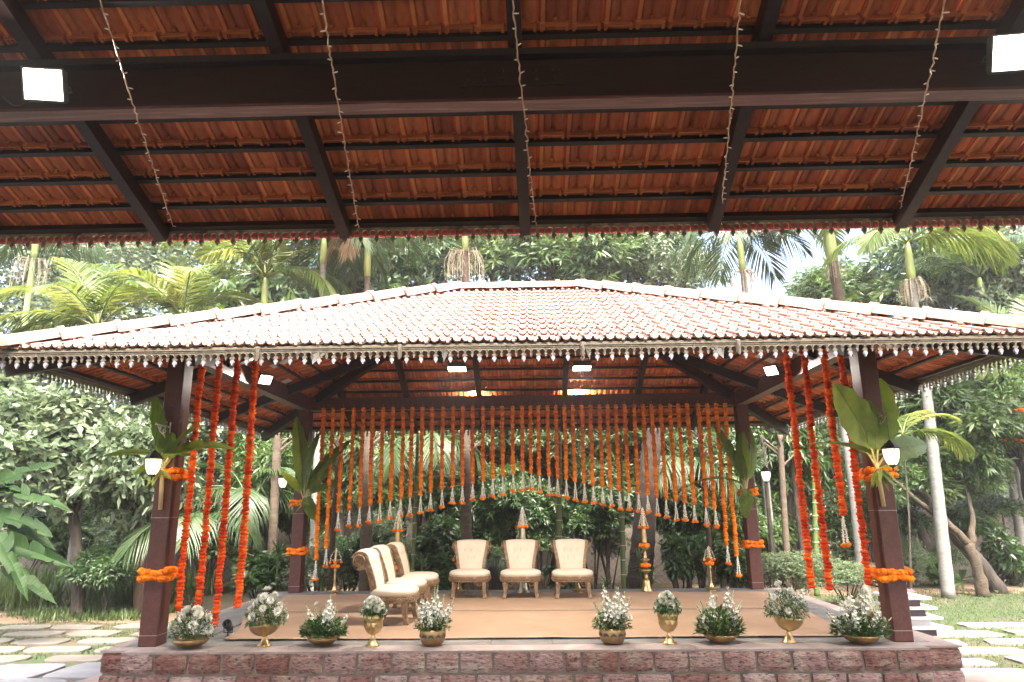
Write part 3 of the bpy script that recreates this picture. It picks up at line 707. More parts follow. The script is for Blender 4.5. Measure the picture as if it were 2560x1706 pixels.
# floor slabs
rng = random.Random(2)
xs = [-3.9+.6*k for k in range(14)]
ys = [.022, .60, 1.2, 1.8, 2.4, 3.0, 3.6, 4.2, 4.59]
for i in range(13):
    for j in range(8):
        if i and j not in (0, 7) and 0 < j < 7 and 0 < i < 12: continue
        mb = MB(); mb.box((xs[i]+.002, ys[j]+.002, -.018), (xs[i+1]-.002, ys[j+1]-.002, 0.0)); plp('floor_slab', mb, M_stone)
mb = MB(); mb.box((-3.25, .62, -.018), (3.25, 4.18, -.003)); plp('floor_slab', mb, M_stone)
def block_mesh(w_, h_, seed, dep=.16):
    r = random.Random(seed); bm = bmesh.new()
    nx, nz = 5, 4
    g = [[None]*(nz+1) for _ in range(nx+1)]
    for i in range(nx+1):
        for j in range(nz+1):
            x = -w_/2+w_*i/nx; z = -h_/2+h_*j/nz; y = 0
            edge = i in (0, nx) or j in (0, nz)
            if edge:
                y = .012+r.uniform(0, .008); x += (r.uniform(-.005, .004)) * (1 if i == 0 else -1 if i == nx else 0); z += r.uniform(-.004, .004)
                x *= .985
            else: y = r.uniform(-.006, .006)
            if i in (0, nx) and j in (0, nz): y += .010; x *= .975; z *= .96
            g[i][j] = bm.verts.new((x, y, z))
    for i in range(nx):
        for j in range(nz): bm.faces.new((g[i][j], g[i+1][j], g[i+1][j+1], g[i][j+1]))
    ring = [g[i][0] for i in range(nx+1)]+[g[nx][j] for j in range(1, nz+1)]+[g[i][nz] for i in range(nx-1, -1, -1)]+[g[0][j] for j in range(nz-1, 0, -1)]
    back = [bm.verts.new((v.co.x, dep, v.co.z)) for v in ring]
    for k in range(len(ring)):
        k2 = (k+1) % len(ring); bm.faces.new((ring[k], back[k], back[k2], ring[k2]))
    bm.faces.new(back)
    bmesh.ops.recalc_face_normals(bm, faces=bm.faces)
    me = bpy.data.meshes.new('laterite_block'); bm.to_mesh(me); bm.free(); me.materials.append(M_lat); return me
J1 = [-3.761, -3.44, -3.119, -2.801, -2.481, -2.152, -1.841, -1.527, -1.203, -0.886, -0.572, -0.26, 0.068, 0.397, 0.559, 0.899, 1.22, 1.54, 1.858, 2.166, 2.484, 2.803, 3.132, 3.44, 3.752]
BH = .190
def course(js, z1, seed, y=FY, nrm=None):
    for k in range(len(js)-1):
        w_ = js[k+1]-js[k]-.020
        o = obj('laterite_block', block_mesh(w_, BH-.016, seed+k), pl)
        M = T((js[k]+js[k+1])/2, y, z1-BH/2) @ RY(random.Random(seed*7+k).uniform(-.008, .008))
        if nrm is not None: M = nrm(js[k], js[k+1], z1)
        o.matrix_basis = T(0, .277, -GZ) @ M
course(J1, -.012, 100)
off = [-3.761]+[(J1[k]+J1[k+1])/2 for k in range(len(J1)-1)]+[3.752]
course(off, -.012-BH-.004, 200, FY-.012)
course(J1, -.012-2*BH-.008, 300, FY)
# set-back wings and side steps
for z1, sd in ((-.022, 400), (-.022-BH-.004, 420), (-.022-2*BH-.008, 440)):
    course([-4.02, -3.73], z1, sd, -.16); course([3.73, 4.10], z1, sd+3, -.16)
    jl = [-.15+.335*k for k in range(15)]
    for sx, xx in ((-1, -4.02), (1, 4.10)):
        course(jl, z1, sd+20+(sx > 0)*30, 0, lambda a, b, z, sx=sx, xx=xx: T(xx, (a+b)/2, z-BH/2) @ RZ(sx*pi/2))
    course([-4.0+.324*k for k in range(26)], z1, sd+90, 0, lambda a, b, z: T((a+b)/2, 4.58, z-BH/2) @ RZ(pi))
for sx, x0, x1 in ((-1, -4.55, -4.06), (1, 4.14, 4.62)):
    mb = MB(); mb.cbox((x0, -.10, GZ), (x1, .75, -.40), .012); plp('side_step', mb, M_cop)
    for k, (a, b) in enumerate(((x0, (x0+x1)/2), ((x0+x1)/2, x1))):
        o = obj('laterite_block', block_mesh(b-a-.015, .175, 900+k), pl); o.matrix_basis = T(0, .277, -GZ) @ T((a+b)/2, -.118, -.495)

# ------------------------------------------------------------------ carpet
def carpet():
    NX, NY = 60, 40; rng = random.Random(4)
    root = thing('carpet', 'tan carpet laid over the stage floor with taped seams', 'carpet', (0, 2.1, .004))
    mb = MB(); P = []
    for j in range(NY+1):
        t = j/NY; y = .285+3.70*t
        xl = -3.02-.62*min(1, t*1.5)+.04*sin(9*t); xr = 3.36+.28*t
        row = []
        for i in range(NX+1):
            s_ = i/NX; x = xl+(xr-xl)*s_
            z = .006+.006*max(0, sin(x*2.1+y*3.3)*sin(y*1.7-x*.6))+.0035*max(0, sin(x*7.3-y*2.1)*sin(y*4.1+x*1.3))**2+(.010*max(0, sin(x*6.0+1.3))*max(0, (t-.93)/.07))+(.012*max(0, sin(y*5))*max(0, (.04-s_)/.04))
            yy = y+(.030*sin(x*4.3)+.02*sin(x*9.1) if j == NY else 0)
            row.append((x, yy-2.1, z))
        P.append(row)
    mb.grid(P); mb.build('pile', M_carpet, root, True)
    for y, wd in ((.287, .035), (2.18, .03)):
        x = -3.0
        while x < 3.2:
            L_ = rng.uniform(.5, 1.3); mb = MB()
            n = 8; Pq = [[(x+L_*i/n, y-2.1+rng.uniform(-.004, .004)+sy*wd/2, .0155+rng.uniform(0, .003)) for i in range(n+1)] for sy in (-1, 1)]
            mb.grid(Pq); mb.build('tape_strip', M_tape, root); x += L_+.02
carpet()

# ================================================================== decoration
def ordinal(n):
    a = ['first', 'second', 'third', 'fourth', 'fifth', 'sixth', 'seventh', 'eighth', 'ninth', 'tenth', 'eleventh', 'twelfth', 'thirteenth',
         'fourteenth', 'fifteenth', 'sixteenth', 'seventeenth', 'eighteenth', 'nineteenth', 'twentieth']
    if n <= 20: return a[n-1]
    if n == 30: return 'thirtieth'
    if n == 40: return 'fortieth'
    return {2: 'twenty', 3: 'thirty', 4: 'forty'}[n//10]+'-'+a[n % 10-1]

def marigold_tube(length, rad, seed, pitch=.033, n=12):
    """a strung column of ruffled marigolds hanging from z=0 down"""
    r = np.random.default_rng(seed); k = max(2, int(length/pitch)); pitch = length/k
    V = []; Tn = []
    wob = np.cumsum(r.normal(0, .0012, (k, 2)), 0); wob -= np.linspace(0, 1, k)[:, None]*wob[-1]*0.5
    for i in range(k):
        fr = rad*r.uniform(.84, 1.20); cx, cy = wob[i]+r.normal(0, .0035, 2); ph = r.uniform(0, 6.28); tl = r.normal(0, .10, 2); t = np.clip(r.normal(.5, .22), 0, 1)
        for zz, q in ((.03, .78), (.30, 1.03), (.68, 1.04), (.97, .78)):
            an = ph+np.arange(n)*2*pi/n
            rr = fr*q*(1+r.normal(0, .09, n)+.06*(np.arange(n) % 2)); x = rr*np.cos(an); y = rr*np.sin(an)
            z = -(i+zz)*pitch+tl[0]*x+tl[1]*y+r.normal(0, .002, n)
            V.append(np.stack([cx+x, cy+y, z], 1)); Tn.append(np.clip(t+r.normal(0, .12, n), 0, 1))
    V = np.concatenate(V); Tn = np.concatenate(Tn); R = 4*k
    i, j = np.meshgrid(np.arange(R-1), np.arange(n), indexing='ij'); a = i*n+j; b = i*n+(j+1) % n
    return V, np.stack([a, b, b+n, a+n], -1).reshape(-1, 4)[:, ::-1], Tn

def ball(mb, c, r, rng, n=8, k=6, flat=.8):
    V = []
    for i in range(k+1):
        th = pi*i/k
        for j in range(n):
            an = 2*pi*j/n+(i % 2)*pi/n; q = r*(1+rng.uniform(-.14, .14))
            V.append((c[0]+q*sin(th)*cos(an), c[1]+q*sin(th)*sin(an), c[2]+q*cos(th)*flat))
    F = [(i*n+j, (i+1)*n+j, (i+1)*n+(j+1) % n, i*n+(j+1) % n) for i in range(k) for j in range(n)]
    mb.add(V, F, None, min(1, max(0, rng.gauss(.55, .2))))

def jasmine(mb, pts, rng, r=.0065, step=.016):
    """a strung line of little white buds along a polyline"""
    pts = [Vector(p) for p in pts]
    for a, b in zip(pts[:-1], pts[1:]):
        L_ = (b-a).length; k = max(1, int(L_/step))
        for i in range(k):
            p = a.lerp(b, (i+.5)/k); d = Vector((rng.uniform(-1, 1), rng.uniform(-1, 1), rng.uniform(-.6, .6))).normalized()
            q = p+d*r*1.6; t = rng.random()
            s1 = d.orthogonal().normalized()*r; s2 = d.cross(s1).normalized()*r
            mb.add([p-d*r*.6, p+s1+d*r*.5, p+s2+d*r*.5, p-s1+d*r*.5, p-s2+d*r*.5, q+d*r*.6],
                   [(0, 2, 1), (0, 3, 2), (0, 4, 3), (0, 1, 4), (5, 1, 2), (5, 2, 3), (5, 3, 4), (5, 4, 1)], None, t)

def garland(x, y, ztop, zend, rad, seed, label, group, mat_, tassel=True, string=0.06):
    rng = random.Random(seed)
    root = thing('marigold_garland', label, 'garland', (x, y, zend), 0, group)
    h = ztop-zend
    V, F, tn = marigold_tube(h, rad, seed); V[:, 2] += h
    obj('marigold_string', np_mesh('marigold_string', V, F, tn, mat_, smooth=False), root)
    mb = MB(); mb.tube([(0, 0, h-.01), (0, 0, h+string)], .0022, 4); mb.build('hanging_thread', M_twine, root)
    if tassel:
        L_ = rng.uniform(.245, .275); mb = MB(); m2 = MB()
        a0 = rng.uniform(0, 2)
        for k in range(4):
            an = a0+k*pi/2; e = Vector((.030*cos(an), .026*sin(an), -L_+rng.uniform(-.02, .02)))
            jasmine(mb, [(0, 0, .01), e], rng, .0082, .0115); ball(m2, e+Vector((0, 0, -.012)), .0275, rng, 9, 6, .78)
        mb.build('jasmine_tassel', M_jas, root); m2.build('marigold_tips', M_orange, root)
    return root

GX = [810.1,833.4,858.2,884.7,909,932.6,958.1,982.6,1007.8,1030.8,1056.3,1080.3,1108,1133.2,1157.3,1182.4,1207.3,1231.2,1255.5,1281.3,1304.6,1325.6,1346,1368.7,1389.4,1410.5,1431.9,1454.2,1475.9,1497.9,1518.6,1539.3,1561.5,1584.8,1606.4,1628.8,1650.5,1673.4,1694.5,1717.4,1745.2,1767.8,1789.9,1812.2]
GB = [1322,1225,945,928,913,893,873,858,835,825,815,795,770,750,735,720,700,683,663,645,630,640,655,665,680,693,705,718,737,750,760,780,790,798,810,830,845,860,870,885,905,920,1205,1290]
GYp = 4.33
for k, (gx, gb) in enumerate(zip(GX, GB)):
    ty = 1021-(gx-810)*.0128
    top = onY(gx, ty, GYp); slope = (gx-1270)*0
    # the garland hangs plumb: follow the vertical through its top to the photo's end row
    zb = top.z
    lo, hi = 0.0, top.z
    for _ in range(40):
        mid = (lo+hi)/2
        if pix((top.x, GYp, mid))[1] > 980+gb/3.135: lo = mid
        else: hi = mid
    garland(top.x, GYp, top.z, lo, .031, 500+k, ordinal(k+1)+' marigold garland from the left in the long row along the back beam', 'marigold garlands hung from the back beam', M_orange)
FG = [(507, 890, .311, True, 'outermost'), (550, 890, .347, True, 'second'), (595, 890, .151, True, 'longest'), (641, 890, .344, False, 'innermost'),
      (1966, 875, .483, True, 'innermost'), (2008, 875, .467, True, 'second innermost'), (2058, 875, 1.172, True, 'short tasselled'), (2100, 875, .505, True, 'outermost')]
for k, (gx, gy, zb, red, wd) in enumerate(FG):
    p = onY(gx, gy, .1)
    side = 'left' if k < 4 else 'right'
    garland(p.x, .1, 2.905, zb, .0325, 700+k, '%s of four thick red-orange marigold garlands by the front %s column' % (wd, side), 'thick marigold garlands at the front', M_redor, tassel=(k in (6, 7)), string=.01)

def marigold_ring(x0, x1, y0, y1, z, label, seed, strands=2, rb=.034, tilt=0.0):
    rng = random.Random(seed); root = thing('marigold_collar', label, 'garland', ((x0+x1)/2, (y0+y1)/2, z-.07), 0, 'marigold collars tied round the columns')
    cx, cy_ = (x0+x1)/2, (y0+y1)/2; hx, hy = (x1-x0)/2+rb*.75, (y1-y0)/2+rb*.75
    for s_ in range(strands):
        mb = MB(); per = 4*(hx+hy); n = int(per/(rb*1.05))
        for k in range(n):
            d = k/n*per
            if d < 2*hx: p = (-hx+d, -hy)
            elif d < 2*hx+2*hy: p = (hx, -hy+d-2*hx)
            elif d < 4*hx+2*hy: p = (hx-(d-2*hx-2*hy), hy)
            else: p = (-hx, hy-(d-4*hx-2*hy))
            ball(mb, (p[0]*rng.uniform(.97, 1.05), p[1]*rng.uniform(.97, 1.05), .035+.058*s_+tilt*p[0]+.012*sin(k*.7+s_*2)+rng.uniform(-.006, .006)), rb*rng.uniform(.9, 1.12), rng, 9, 6, .85)
        mb.build('marigold_strand', M_orange, root)
CB = {'front left': (-3.75, -3.564, 0, .206), 'front right': (3.564, 3.75, 0, .206), 'back left': (-3.75, -3.564, D0, D0+.206), 'back right': (3.564, 3.75, D0, D0+.206)}
for k, (nm, zu, zl) in enumerate((('front left', 1.68, .675), ('front right', 1.60, .617), ('back left', 1.40, .637), ('back right', 1.495, .687))):
    b = CB[nm]
    marigold_ring(*b, zu, 'upper orange marigold collar on the %s column of the pavilion' % nm, 40+k, 2, .030 if k > 1 else .034, -.12 if k == 0 else .1)
    marigold_ring(*b, zl, 'lower orange marigold collar on the %s column of the pavilion' % nm, 50+k, 2, .032 if k > 1 else .037, .03)

# ------------------------------------------------------------------ leaves (numpy)
def leaf_arrays(p, d, n, l, w_, tint, fold=.18, sag=.15, hw=.45):
    """p base, d direction, n normal (all Nx3), l length, w width -> verts, tris, tint"""
    d = d/np.linalg.norm(d, axis=1, keepdims=True)
    s = np.cross(n, d); s /= np.maximum(np.linalg.norm(s, axis=1, keepdims=True), 1e-6)
    n = np.cross(d, s)
    l = l[:, None]; w_ = w_[:, None]; dn = np.array([[0, 0, -1.0]])
    mid = p+d*l*hw+dn*l*sag*.15-n*w_*fold; L_ = p+d*l*hw*.95+s*w_/2+dn*l*sag*.15; R_ = p+d*l*hw*.95-s*w_/2+dn*l*sag*.15
    m2 = p+d*l*.78+dn*l*sag*.55-n*w_*fold*.5; L2 = p+d*l*.76+s*w_*.33+dn*l*sag*.5; R2 = p+d*l*.76-s*w_*.33+dn*l*sag*.5
    tip = p+d*l+dn*l*sag
    V = np.stack([p, L_, mid, R_, L2, m2, R2, tip], 1).reshape(-1, 3)
    base = np.arange(len(p))[:, None]*8
    tri = np.array([(0, 2, 1), (0, 3, 2), (1, 2, 5), (1, 5, 4), (2, 3, 6), (2, 6, 5), (4, 5, 7), (5, 6, 7)])
    F = (base[:, :, None]+tri[None]).reshape(-1, 3)
    return V, F, np.repeat(tint, 8)
def leaf_small(p, d, n, l, w_, tint, fold=.15, sag=.2, hw=.48):
    d = d/np.linalg.norm(d, axis=1, keepdims=True)
    s = np.cross(n, d); s /= np.maximum(np.linalg.norm(s, axis=1, keepdims=True), 1e-6); n = np.cross(d, s)
    l = l[:, None]; w_ = w_[:, None]; dn = np.array([[0, 0, -1.0]])
    mid = p+d*l*hw+dn*l*sag*.2-n*w_*fold; L_ = p+d*l*hw+s*w_/2+dn*l*sag*.2; R_ = p+d*l*hw-s*w_/2+dn*l*sag*.2; tip = p+d*l+dn*l*sag
    V = np.stack([p, L_, mid, R_, tip], 1).reshape(-1, 3); base = np.arange(len(p))[:, None]*5
    tri = np.array([(0, 2, 1), (0, 3, 2), (1, 2, 4), (2, 3, 4)])
    return V, (base[:, :, None]+tri[None]).reshape(-1, 3), np.repeat(tint, 5)
def unit(a): return a/np.maximum(np.linalg.norm(a, axis=1, keepdims=True), 1e-9)
def crown_mesh(name, rx, ry, rz, nb, ncl, per, ll, lw, mat_, seed, droop=.35, shell=(.55, 1.05), small=True, spread=1.0, tb=.5, hw=.48):
    r = np.random.default_rng(seed)
    bc = unit(r.normal(size=(nb, 3)))*r.uniform(.1, .72, (nb, 1))**.7; br = r.uniform(.26, .46, nb)
    w_ = br**2; bi = r.choice(nb, ncl, p=w_/w_.sum())
    dr = unit(r.normal(size=(ncl, 3))); dr[:, 2] = np.where(dr[:, 2] < -.5, -dr[:, 2], dr[:, 2]); sh = r.uniform(*shell, (ncl, 1))
    c = (bc[bi]+dr*br[bi][:, None]*sh)*np.array([rx, ry, rz])
    btint = r.normal(0, .12, nb)
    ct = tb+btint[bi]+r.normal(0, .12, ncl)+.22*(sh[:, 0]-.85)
    ax = unit(dr+np.array([0, 0, .45])+r.normal(0, .4, (ncl, 3)))
    A = np.repeat(ax, per, 0); C = np.repeat(c, per, 0); n = len(A)
    rv = unit(r.normal(size=(n, 3))); pr = unit(np.cross(A, rv)); ph = r.uniform(.45, 1.35, (n, 1))*spread
    d = A*np.cos(ph)+pr*np.sin(ph)+np.array([0, 0, -droop])*r.uniform(.3, 1.2, (n, 1))
    d = unit(d); nn = A+r.normal(0, .25, (n, 3)); nn = unit(nn)
    p = C+d*.02+A*r.uniform(-.06, .06, (n, 1))
    l = ll*r.uniform(.6, 1.2, n); wd = lw*r.uniform(.75, 1.2, n)
    tint = np.clip(np.repeat(ct, per)+r.normal(0, .10, n), 0, 1)
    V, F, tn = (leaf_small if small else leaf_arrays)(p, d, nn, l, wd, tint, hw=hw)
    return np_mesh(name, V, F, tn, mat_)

def frond_mesh(name, L_, a0, bend, n, ll, lw, mat_, seed, lift=.35, back=0.0, hang=.3, gap=.0):
    """feather palm frond in local XZ plane starting at the origin"""
    r = np.random.default_rng(seed); K_ = 14
    ang = a0-bend*np.linspace(0, 1, K_)**1.25; ds = L_/(K_-1)
    pts = np.zeros((K_, 3))
    for i in range(1, K_): pts[i] = pts[i-1]+ds*np.array([cos(ang[i-1]), 0, sin(ang[i-1])])
    s = np.linspace(.16, .995, n)
    P = np.stack([np.interp(s*(K_-1), np.arange(K_), pts[:, k]) for k in range(3)], 1); an = np.interp(s*(K_-1), np.arange(K_), ang)
    Tg = np.stack([np.cos(an), 0*an, np.sin(an)], 1); Nn = np.stack([-np.sin(an), 0*an, np.cos(an)], 1)
    Vs = []; Fs = []; Ts = []; o = 0
    prof = np.sin(np.clip(s*1.02, 0, 1)*pi*.86+.30)**.6
    for sd in (-1, 1):
        if gap: keep = r.random(n) > gap
        else: keep = np.ones(n, bool)
        Sd = np.zeros((n, 3)); Sd[:, 1] = sd
        fw = (.42+.75*s)[:, None]
        d = unit(Tg*fw+Sd*(1.15-.45*s)[:, None]+Nn*lift*(1-.4*s)[:, None]+r.normal(0, .05, (n, 3)))
        nn = unit(Nn-Sd*.35+r.normal(0, .08, (n, 3)))
        l = ll*np.clip(prof, .25, 1)*r.uniform(.88, 1.08, n)
        t = np.clip(.5+r.normal(0, .16)+r.normal(0, .12, n)+.15*s, 0, 1)
        V, F, tn = leaf_arrays(P[keep], d[keep], nn[keep], l[keep], (lw*r.uniform(.8, 1.15, n))[keep], t[keep], fold=.22, sag=hang, hw=.35)
        Vs.append(V); Fs.append(F+o); Ts.append(tn); o += len(V)
    mb = MB(); mb.tube([tuple(p) for p in pts], list(np.linspace(.022, .005, K_)*L_/2), 5)
    V = np.array(mb.v); F = []
    for f in mb.f:
        for k in range(1, len(f)-1): F.append((f[0], f[k], f[k+1]))
    Vs.append(V); Fs.append(np.array(F)+o); Ts.append(np.full(len(V), .75))
    return np_mesh(name, np.concatenate(Vs), np.concatenate(Fs), np.concatenate(Ts), mat_)

def banana_mesh(name, L_, W, seed, mat_=None, droop=.35, stalk=.12, tear=.0, fold=.25):
    """paddle leaf along +X, upper side +Z"""
    r = random.Random(seed); mb = MB(); n = 22; rows = []
    for i in range(n+1):
        t = i/n; x = L_*(t-.0); z = -droop*L_*t*t
        hwid = W/2*max(0.02, sin(pi*min(1, t**.85*.97+.03))**.55) if t > .02 else .01
        row = []
        for j in (-1, -.55, 0, .55, 1):
            e = hwid*j*(1+(.07*sin(t*26+seed+j)+r.uniform(-.03, .03) if abs(j) == 1 else 0))
            row.append((stalk+x, e, z+fold*abs(e)-(.45*fold*abs(e) if abs(j) == 1 else 0)+r.uniform(-.004, .004)))
        rows.append(row)
    for sd in (0, 1):
        i = 0
        while i < n:
            seg = n if tear == 0 else min(n-i, r.choice((2, 3, 4, 5)))
            seg = min(seg, n-i); ang = r.uniform(-.25, .25)*tear*4 if tear else 0
            cols = (0, 1, 2) if sd == 0 else (2, 3, 4)
            P = [[(x, y, z-abs(y)*ang*(1.2 if c_ in (0, 4) else .5)) for c_, (x, y, z) in [(c_, rows[k][c_]) for c_ in cols]] for k in range(i, i+seg+1)]
            if tear and seg > 1:
                for c_ in ((0,) if sd == 0 else (2,)):
                    x, y, z = P[0][c_]; P[0][c_] = (x+.02, y, z); x, y, z = P[-1][c_]; P[-1][c_] = (x-.02, y, z)
            mb.grid(P, None, r.uniform(.3, .8)); i += seg
    mb.tube([(0, 0, .0)]+[(rows[k][2][0], 0, rows[k][2][2]-.004) for k in range(0, n+1, 3)], [.014]+list(np.linspace(.013, .003, len(range(0, n+1, 3)))), 6, True, None, .95)
    return mb.mesh(name, mat_ or L_ban, True)
BANV = [banana_mesh('banana_leaf', 1.0, .32, k, None, d, .12, 0, fo) for k, (d, fo) in enumerate(((.12, .35), (.35, .2), (.6, .3), (.02, .8)))]
BANT = [banana_mesh('banana_leaf', 1.0, .34, 20+k, L_band, d, .15, .45, .25) for k, d in enumerate((.2, .45, .75))]

def banana_bunch(x, y, z0, label, leaves, seed, stalk_z=-.45, sprig=None):
    """cut banana sapling tied to a column: stalk + big leaves. leaves: (yaw in the facade plane deg, towards viewer deg, length, width, variant, roll)"""
    root = thing('banana_leaf_bunch', label, 'leaves', (x, y, z0), 0, 'banana leaf bunches tied to the columns')
    rng = random.Random(seed)
    mb = MB(); mb.tube([(.02, -.01, stalk_z), (.0, -.012, 0), (0, -.01, .12)], [.021, .022, .017], 8); mb.build('cut_stalk', M_cut, root, True)
    for yaw, out, L_, wd, var, roll in leaves:
        a = radians(yaw); o_ = radians(out); d = Vector((cos(a)*cos(o_), -sin(o_), sin(a)*cos(o_)))
        nrm = Vector((0, -1, .35)) if abs(d.z) > .5 else Vector((0, -.5, 1))
        M = frame((rng.uniform(-.015, .015), -.015, .06+rng.uniform(0, .05)), d, nrm) @ RX(radians(roll)) @ S(L_, wd/.32, L_)
        obj('banana_leaf', BANV[var], root, M)
        mb = MB(); mb.tube([(0, -.01, -.02), tuple(Vector((0, -.015, .07))+d*.1), tuple(Vector((0, -.015, .08))+d*L_*.2)], [.012, .010, .007], 6); mb.build('leaf_stalk', M_stem, root)
    if sprig:
        r = np.random.default_rng(seed); n = sprig
        an = r.uniform(pi*.9, pi*2.1, n); d = np.stack([np.cos(an), -r.uniform(.2, .9, n), np.sin(an)], 1); p = np.tile([[0, -.06, -.02]], (n, 1))+r.normal(0, .015, (n, 3))
        nn = np.tile([[0, -.6, .8]], (n, 1))+r.normal(0, .2, (n, 3))
        V, F, tn = leaf_arrays(p, d, nn, r.uniform(.13, .22, n), r.uniform(.035, .055, n), r.uniform(.3, 1, n), sag=.2)
        obj('mango_sprig', np_mesh('mango_sprig', V, F, tn, L_ban), root)
    return root
p = dY(372, 1062, -.03)
banana_bunch(p.x+.02, -.03, 1.72, 'banana leaf bunch tied to the front left column beside a lit lantern',
             [(101, 6, .58, .15, 3, 20), (163, 14, .48, .17, 1, 45), (48, 10, .42, .18, 0, -40), (22, 32, .40, .24, 1, -20), (30, -4, .64, .16, 2, -60), (78, 35, .24, .26, 2, 0), (200, 30, .25, .13, 1, 60)], 5, -.42, 7)
mb_ = None
p = dY(2020, 1070, -.03)
banana_bunch(p.x-.03, -.03, 1.66, 'wide banana leaf bunch tied to the front right column beside a lit lantern',
             [(120, 18, .74, .36, 0, -10), (152, 15, .66, .26, 1, 25), (72, -5, .78, .40, 0, 12), (14, -8, .68, .24, 1, 50), (88, 30, .42, .20, 2, 0)], 6, -.40, 9)
p = dY(700, 1140, 4.30)
banana_bunch(p.x, 4.30, 1.43, 'tall banana sapling tied to the back left column with long arching leaves',
             [(97, 3, 1.18, .26, 0, 25), (88, 14, .92, .20, 1, -30), (62, 8, .98, .26, 1, -25), (48, 8, .66, .17, 2, 30), (125, 12, .46, .16, 1, 30), (30, 10, .58, .13, 2, 40), (-62, 10, .40, .20, 1, 0)], 7, -.12, 6)
p = dY(1715, 1120, 4.30)
banana_bunch(p.x-.02, 4.30, 1.50, 'banana sapling tied to the back right column, one leaf reaching left across the garlands',
             [(110, 3, .98, .22, 0, 25), (94, 15, .74, .24, 1, -25), (64, 3, 1.02, .18, 2, 40), (150, 12, .78, .15, 2, 20), (74, 10, .62, .20, 2, 65), (-95, 25, .40, .22, 2, 0)], 8, -.1, 8)

# ------------------------------------------------------------------ lanterns and floodlights
def spiral(cx, cz, r0, r1, a0, turns, n=18):
    return [(cx+(r0+(r1-r0)*i/n)*cos(a0+turns*2*pi*i/n), 0, cz+(r0+(r1-r0)*i/n)*sin(a0+turns*2*pi*i/n)) for i in range(n+1)]
def lantern(wx, wy, zc, dirv, label, seed, sc=1.0, arm=.26, mi=None, watts=3.0):
    """hanging lantern on a scroll bracket; wx, wy = wall point, dirv = outward direction, zc = middle of glass"""
    root = thing('wall_lantern', label, 'lantern', (wx, wy, zc), atan2(dirv[1], dirv[0]), 'hanging lanterns on the pavilion columns')
    mi = mi or M_wiron
    zt = .40*sc
    br = MB(); br.tube([(0, 0, zt), (arm+.03, 0, zt)], .008, 6); br.tube([(.006, 0, zt+.05), (.006, 0, zt-.26)], .009, 6)
    br.tube(spiral(arm*.42, zt-.055, .045, .010, pi*.5, 1.6), .006, 5); br.tube(spiral(arm*.80, zt-.032, .024, .006, pi*.5, 1.5), .005, 5)
    br.tube([(.01, 0, zt-.25), (.05, 0, zt-.19), (.10, 0, zt-.10), (arm*.8, 0, zt-.06), (arm, 0, zt-.01)], .006, 5)
    br.tube(spiral(.045, zt-.13, .030, .006, pi, 1.5), .005, 5); br.tube(spiral(.03, zt-.225, .022, .006, 0, 1.4), .005, 5)
    br.tube([(arm*.3, 0, zt+.004), (arm*.3, 0, zt+.05)], .005, 5); br.lathe([(.002, 0), (.012, .01), (.006, .02), (.002, .03)], 8, T(arm+.03, 0, zt-.012))
    br.build('bracket', mi, root)
    C_ = T(arm, 0, 0); ch = MB()
    n = 6
    for k in range(n):
        z0 = .13*sc+(zt-.13*sc)*k/n; z1 = .13*sc+(zt-.13*sc)*(k+1)/n; a = 0 if k % 2 else pi/2
        ch.tube([tuple(C_ @ RZ(a) @ Vector((.006*cos(t), 0, (z0+z1)/2+(z1-z0)*.6*sin(t)))) for t in [2*pi*i/8 for i in range(9)]], .0018, 4)
    ch.build('chain', M_iron, root)
    S6 = 6
    cp = MB(); cp.lathe([(.088*sc, .055*sc), (.090*sc, .064*sc), (.078*sc, .072*sc), (.070*sc, .088*sc), (.058*sc, .092*sc), (.050*sc, .108*sc), (.036*sc, .112*sc), (.020*sc, .130*sc), (.010*sc, .140*sc)], S6, C_)
    cp.build('lantern_cap', M_iron, root)
    g = MB(); g.lathe([(.034*sc, -.100*sc), (.052*sc, -.075*sc), (.068*sc, -.03*sc), (.074*sc, .02*sc), (.074*sc, .054*sc)], S6, C_)
    g.build('lantern_glass', M_lamp, root)
    fr = MB()
    for k in range(S6):
        a = 2*pi*k/S6; fr.tube([tuple(C_ @ Vector((r*cos(a), r*sin(a), z))) for r, z in ((.036*sc, -.102*sc), (.054*sc, -.077*sc), (.070*sc, -.03*sc), (.0765*sc, .02*sc), (.0765*sc, .056*sc))], .003*sc, 4)
    fr.lathe([(.003*sc, -.155*sc), (.010*sc, -.145*sc), (.008*sc, -.128*sc), (.030*sc, -.116*sc), (.040*sc, -.102*sc), (.036*sc, -.098*sc)], 8, C_)
    fr.build('lantern_frame', M_iron, root)
    l = bpy.data.lights.new('lantern_light', 'POINT'); l.energy = watts; l.color = (1, .75, .45); l.shadow_soft_size = .10
    lo = bpy.data.objects.new('lantern_light', l); COL.objects.link(lo); lo.parent = root; lo.location = (arm, 0, -.02); lo.visible_camera = False
    return root
p = dY(352, 1068, -.26); lantern(p.x, -.001, p.z, (0, -1), 'lit black hanging lantern on front left column', 1)
p = dY(2048, 1045, -.26); lantern(p.x, -.001, p.z, (0, -1), 'lit black hanging lantern on front right column under a grey scroll bracket', 2, mi=M_twine)
p = dY(650, 1107, 4.45); lantern(-3.752, 4.45, p.z, (-1, 0), 'small lit lantern hanging left of the back left column', 3, arm=-3.752-p.x, mi=M_iron)
p = dY(1760, 1092, 4.45); lantern(3.752, 4.45, p.z, (1, 0), 'small lit lantern on white scroll bracket of back right column', 4, arm=p.x-3.752)

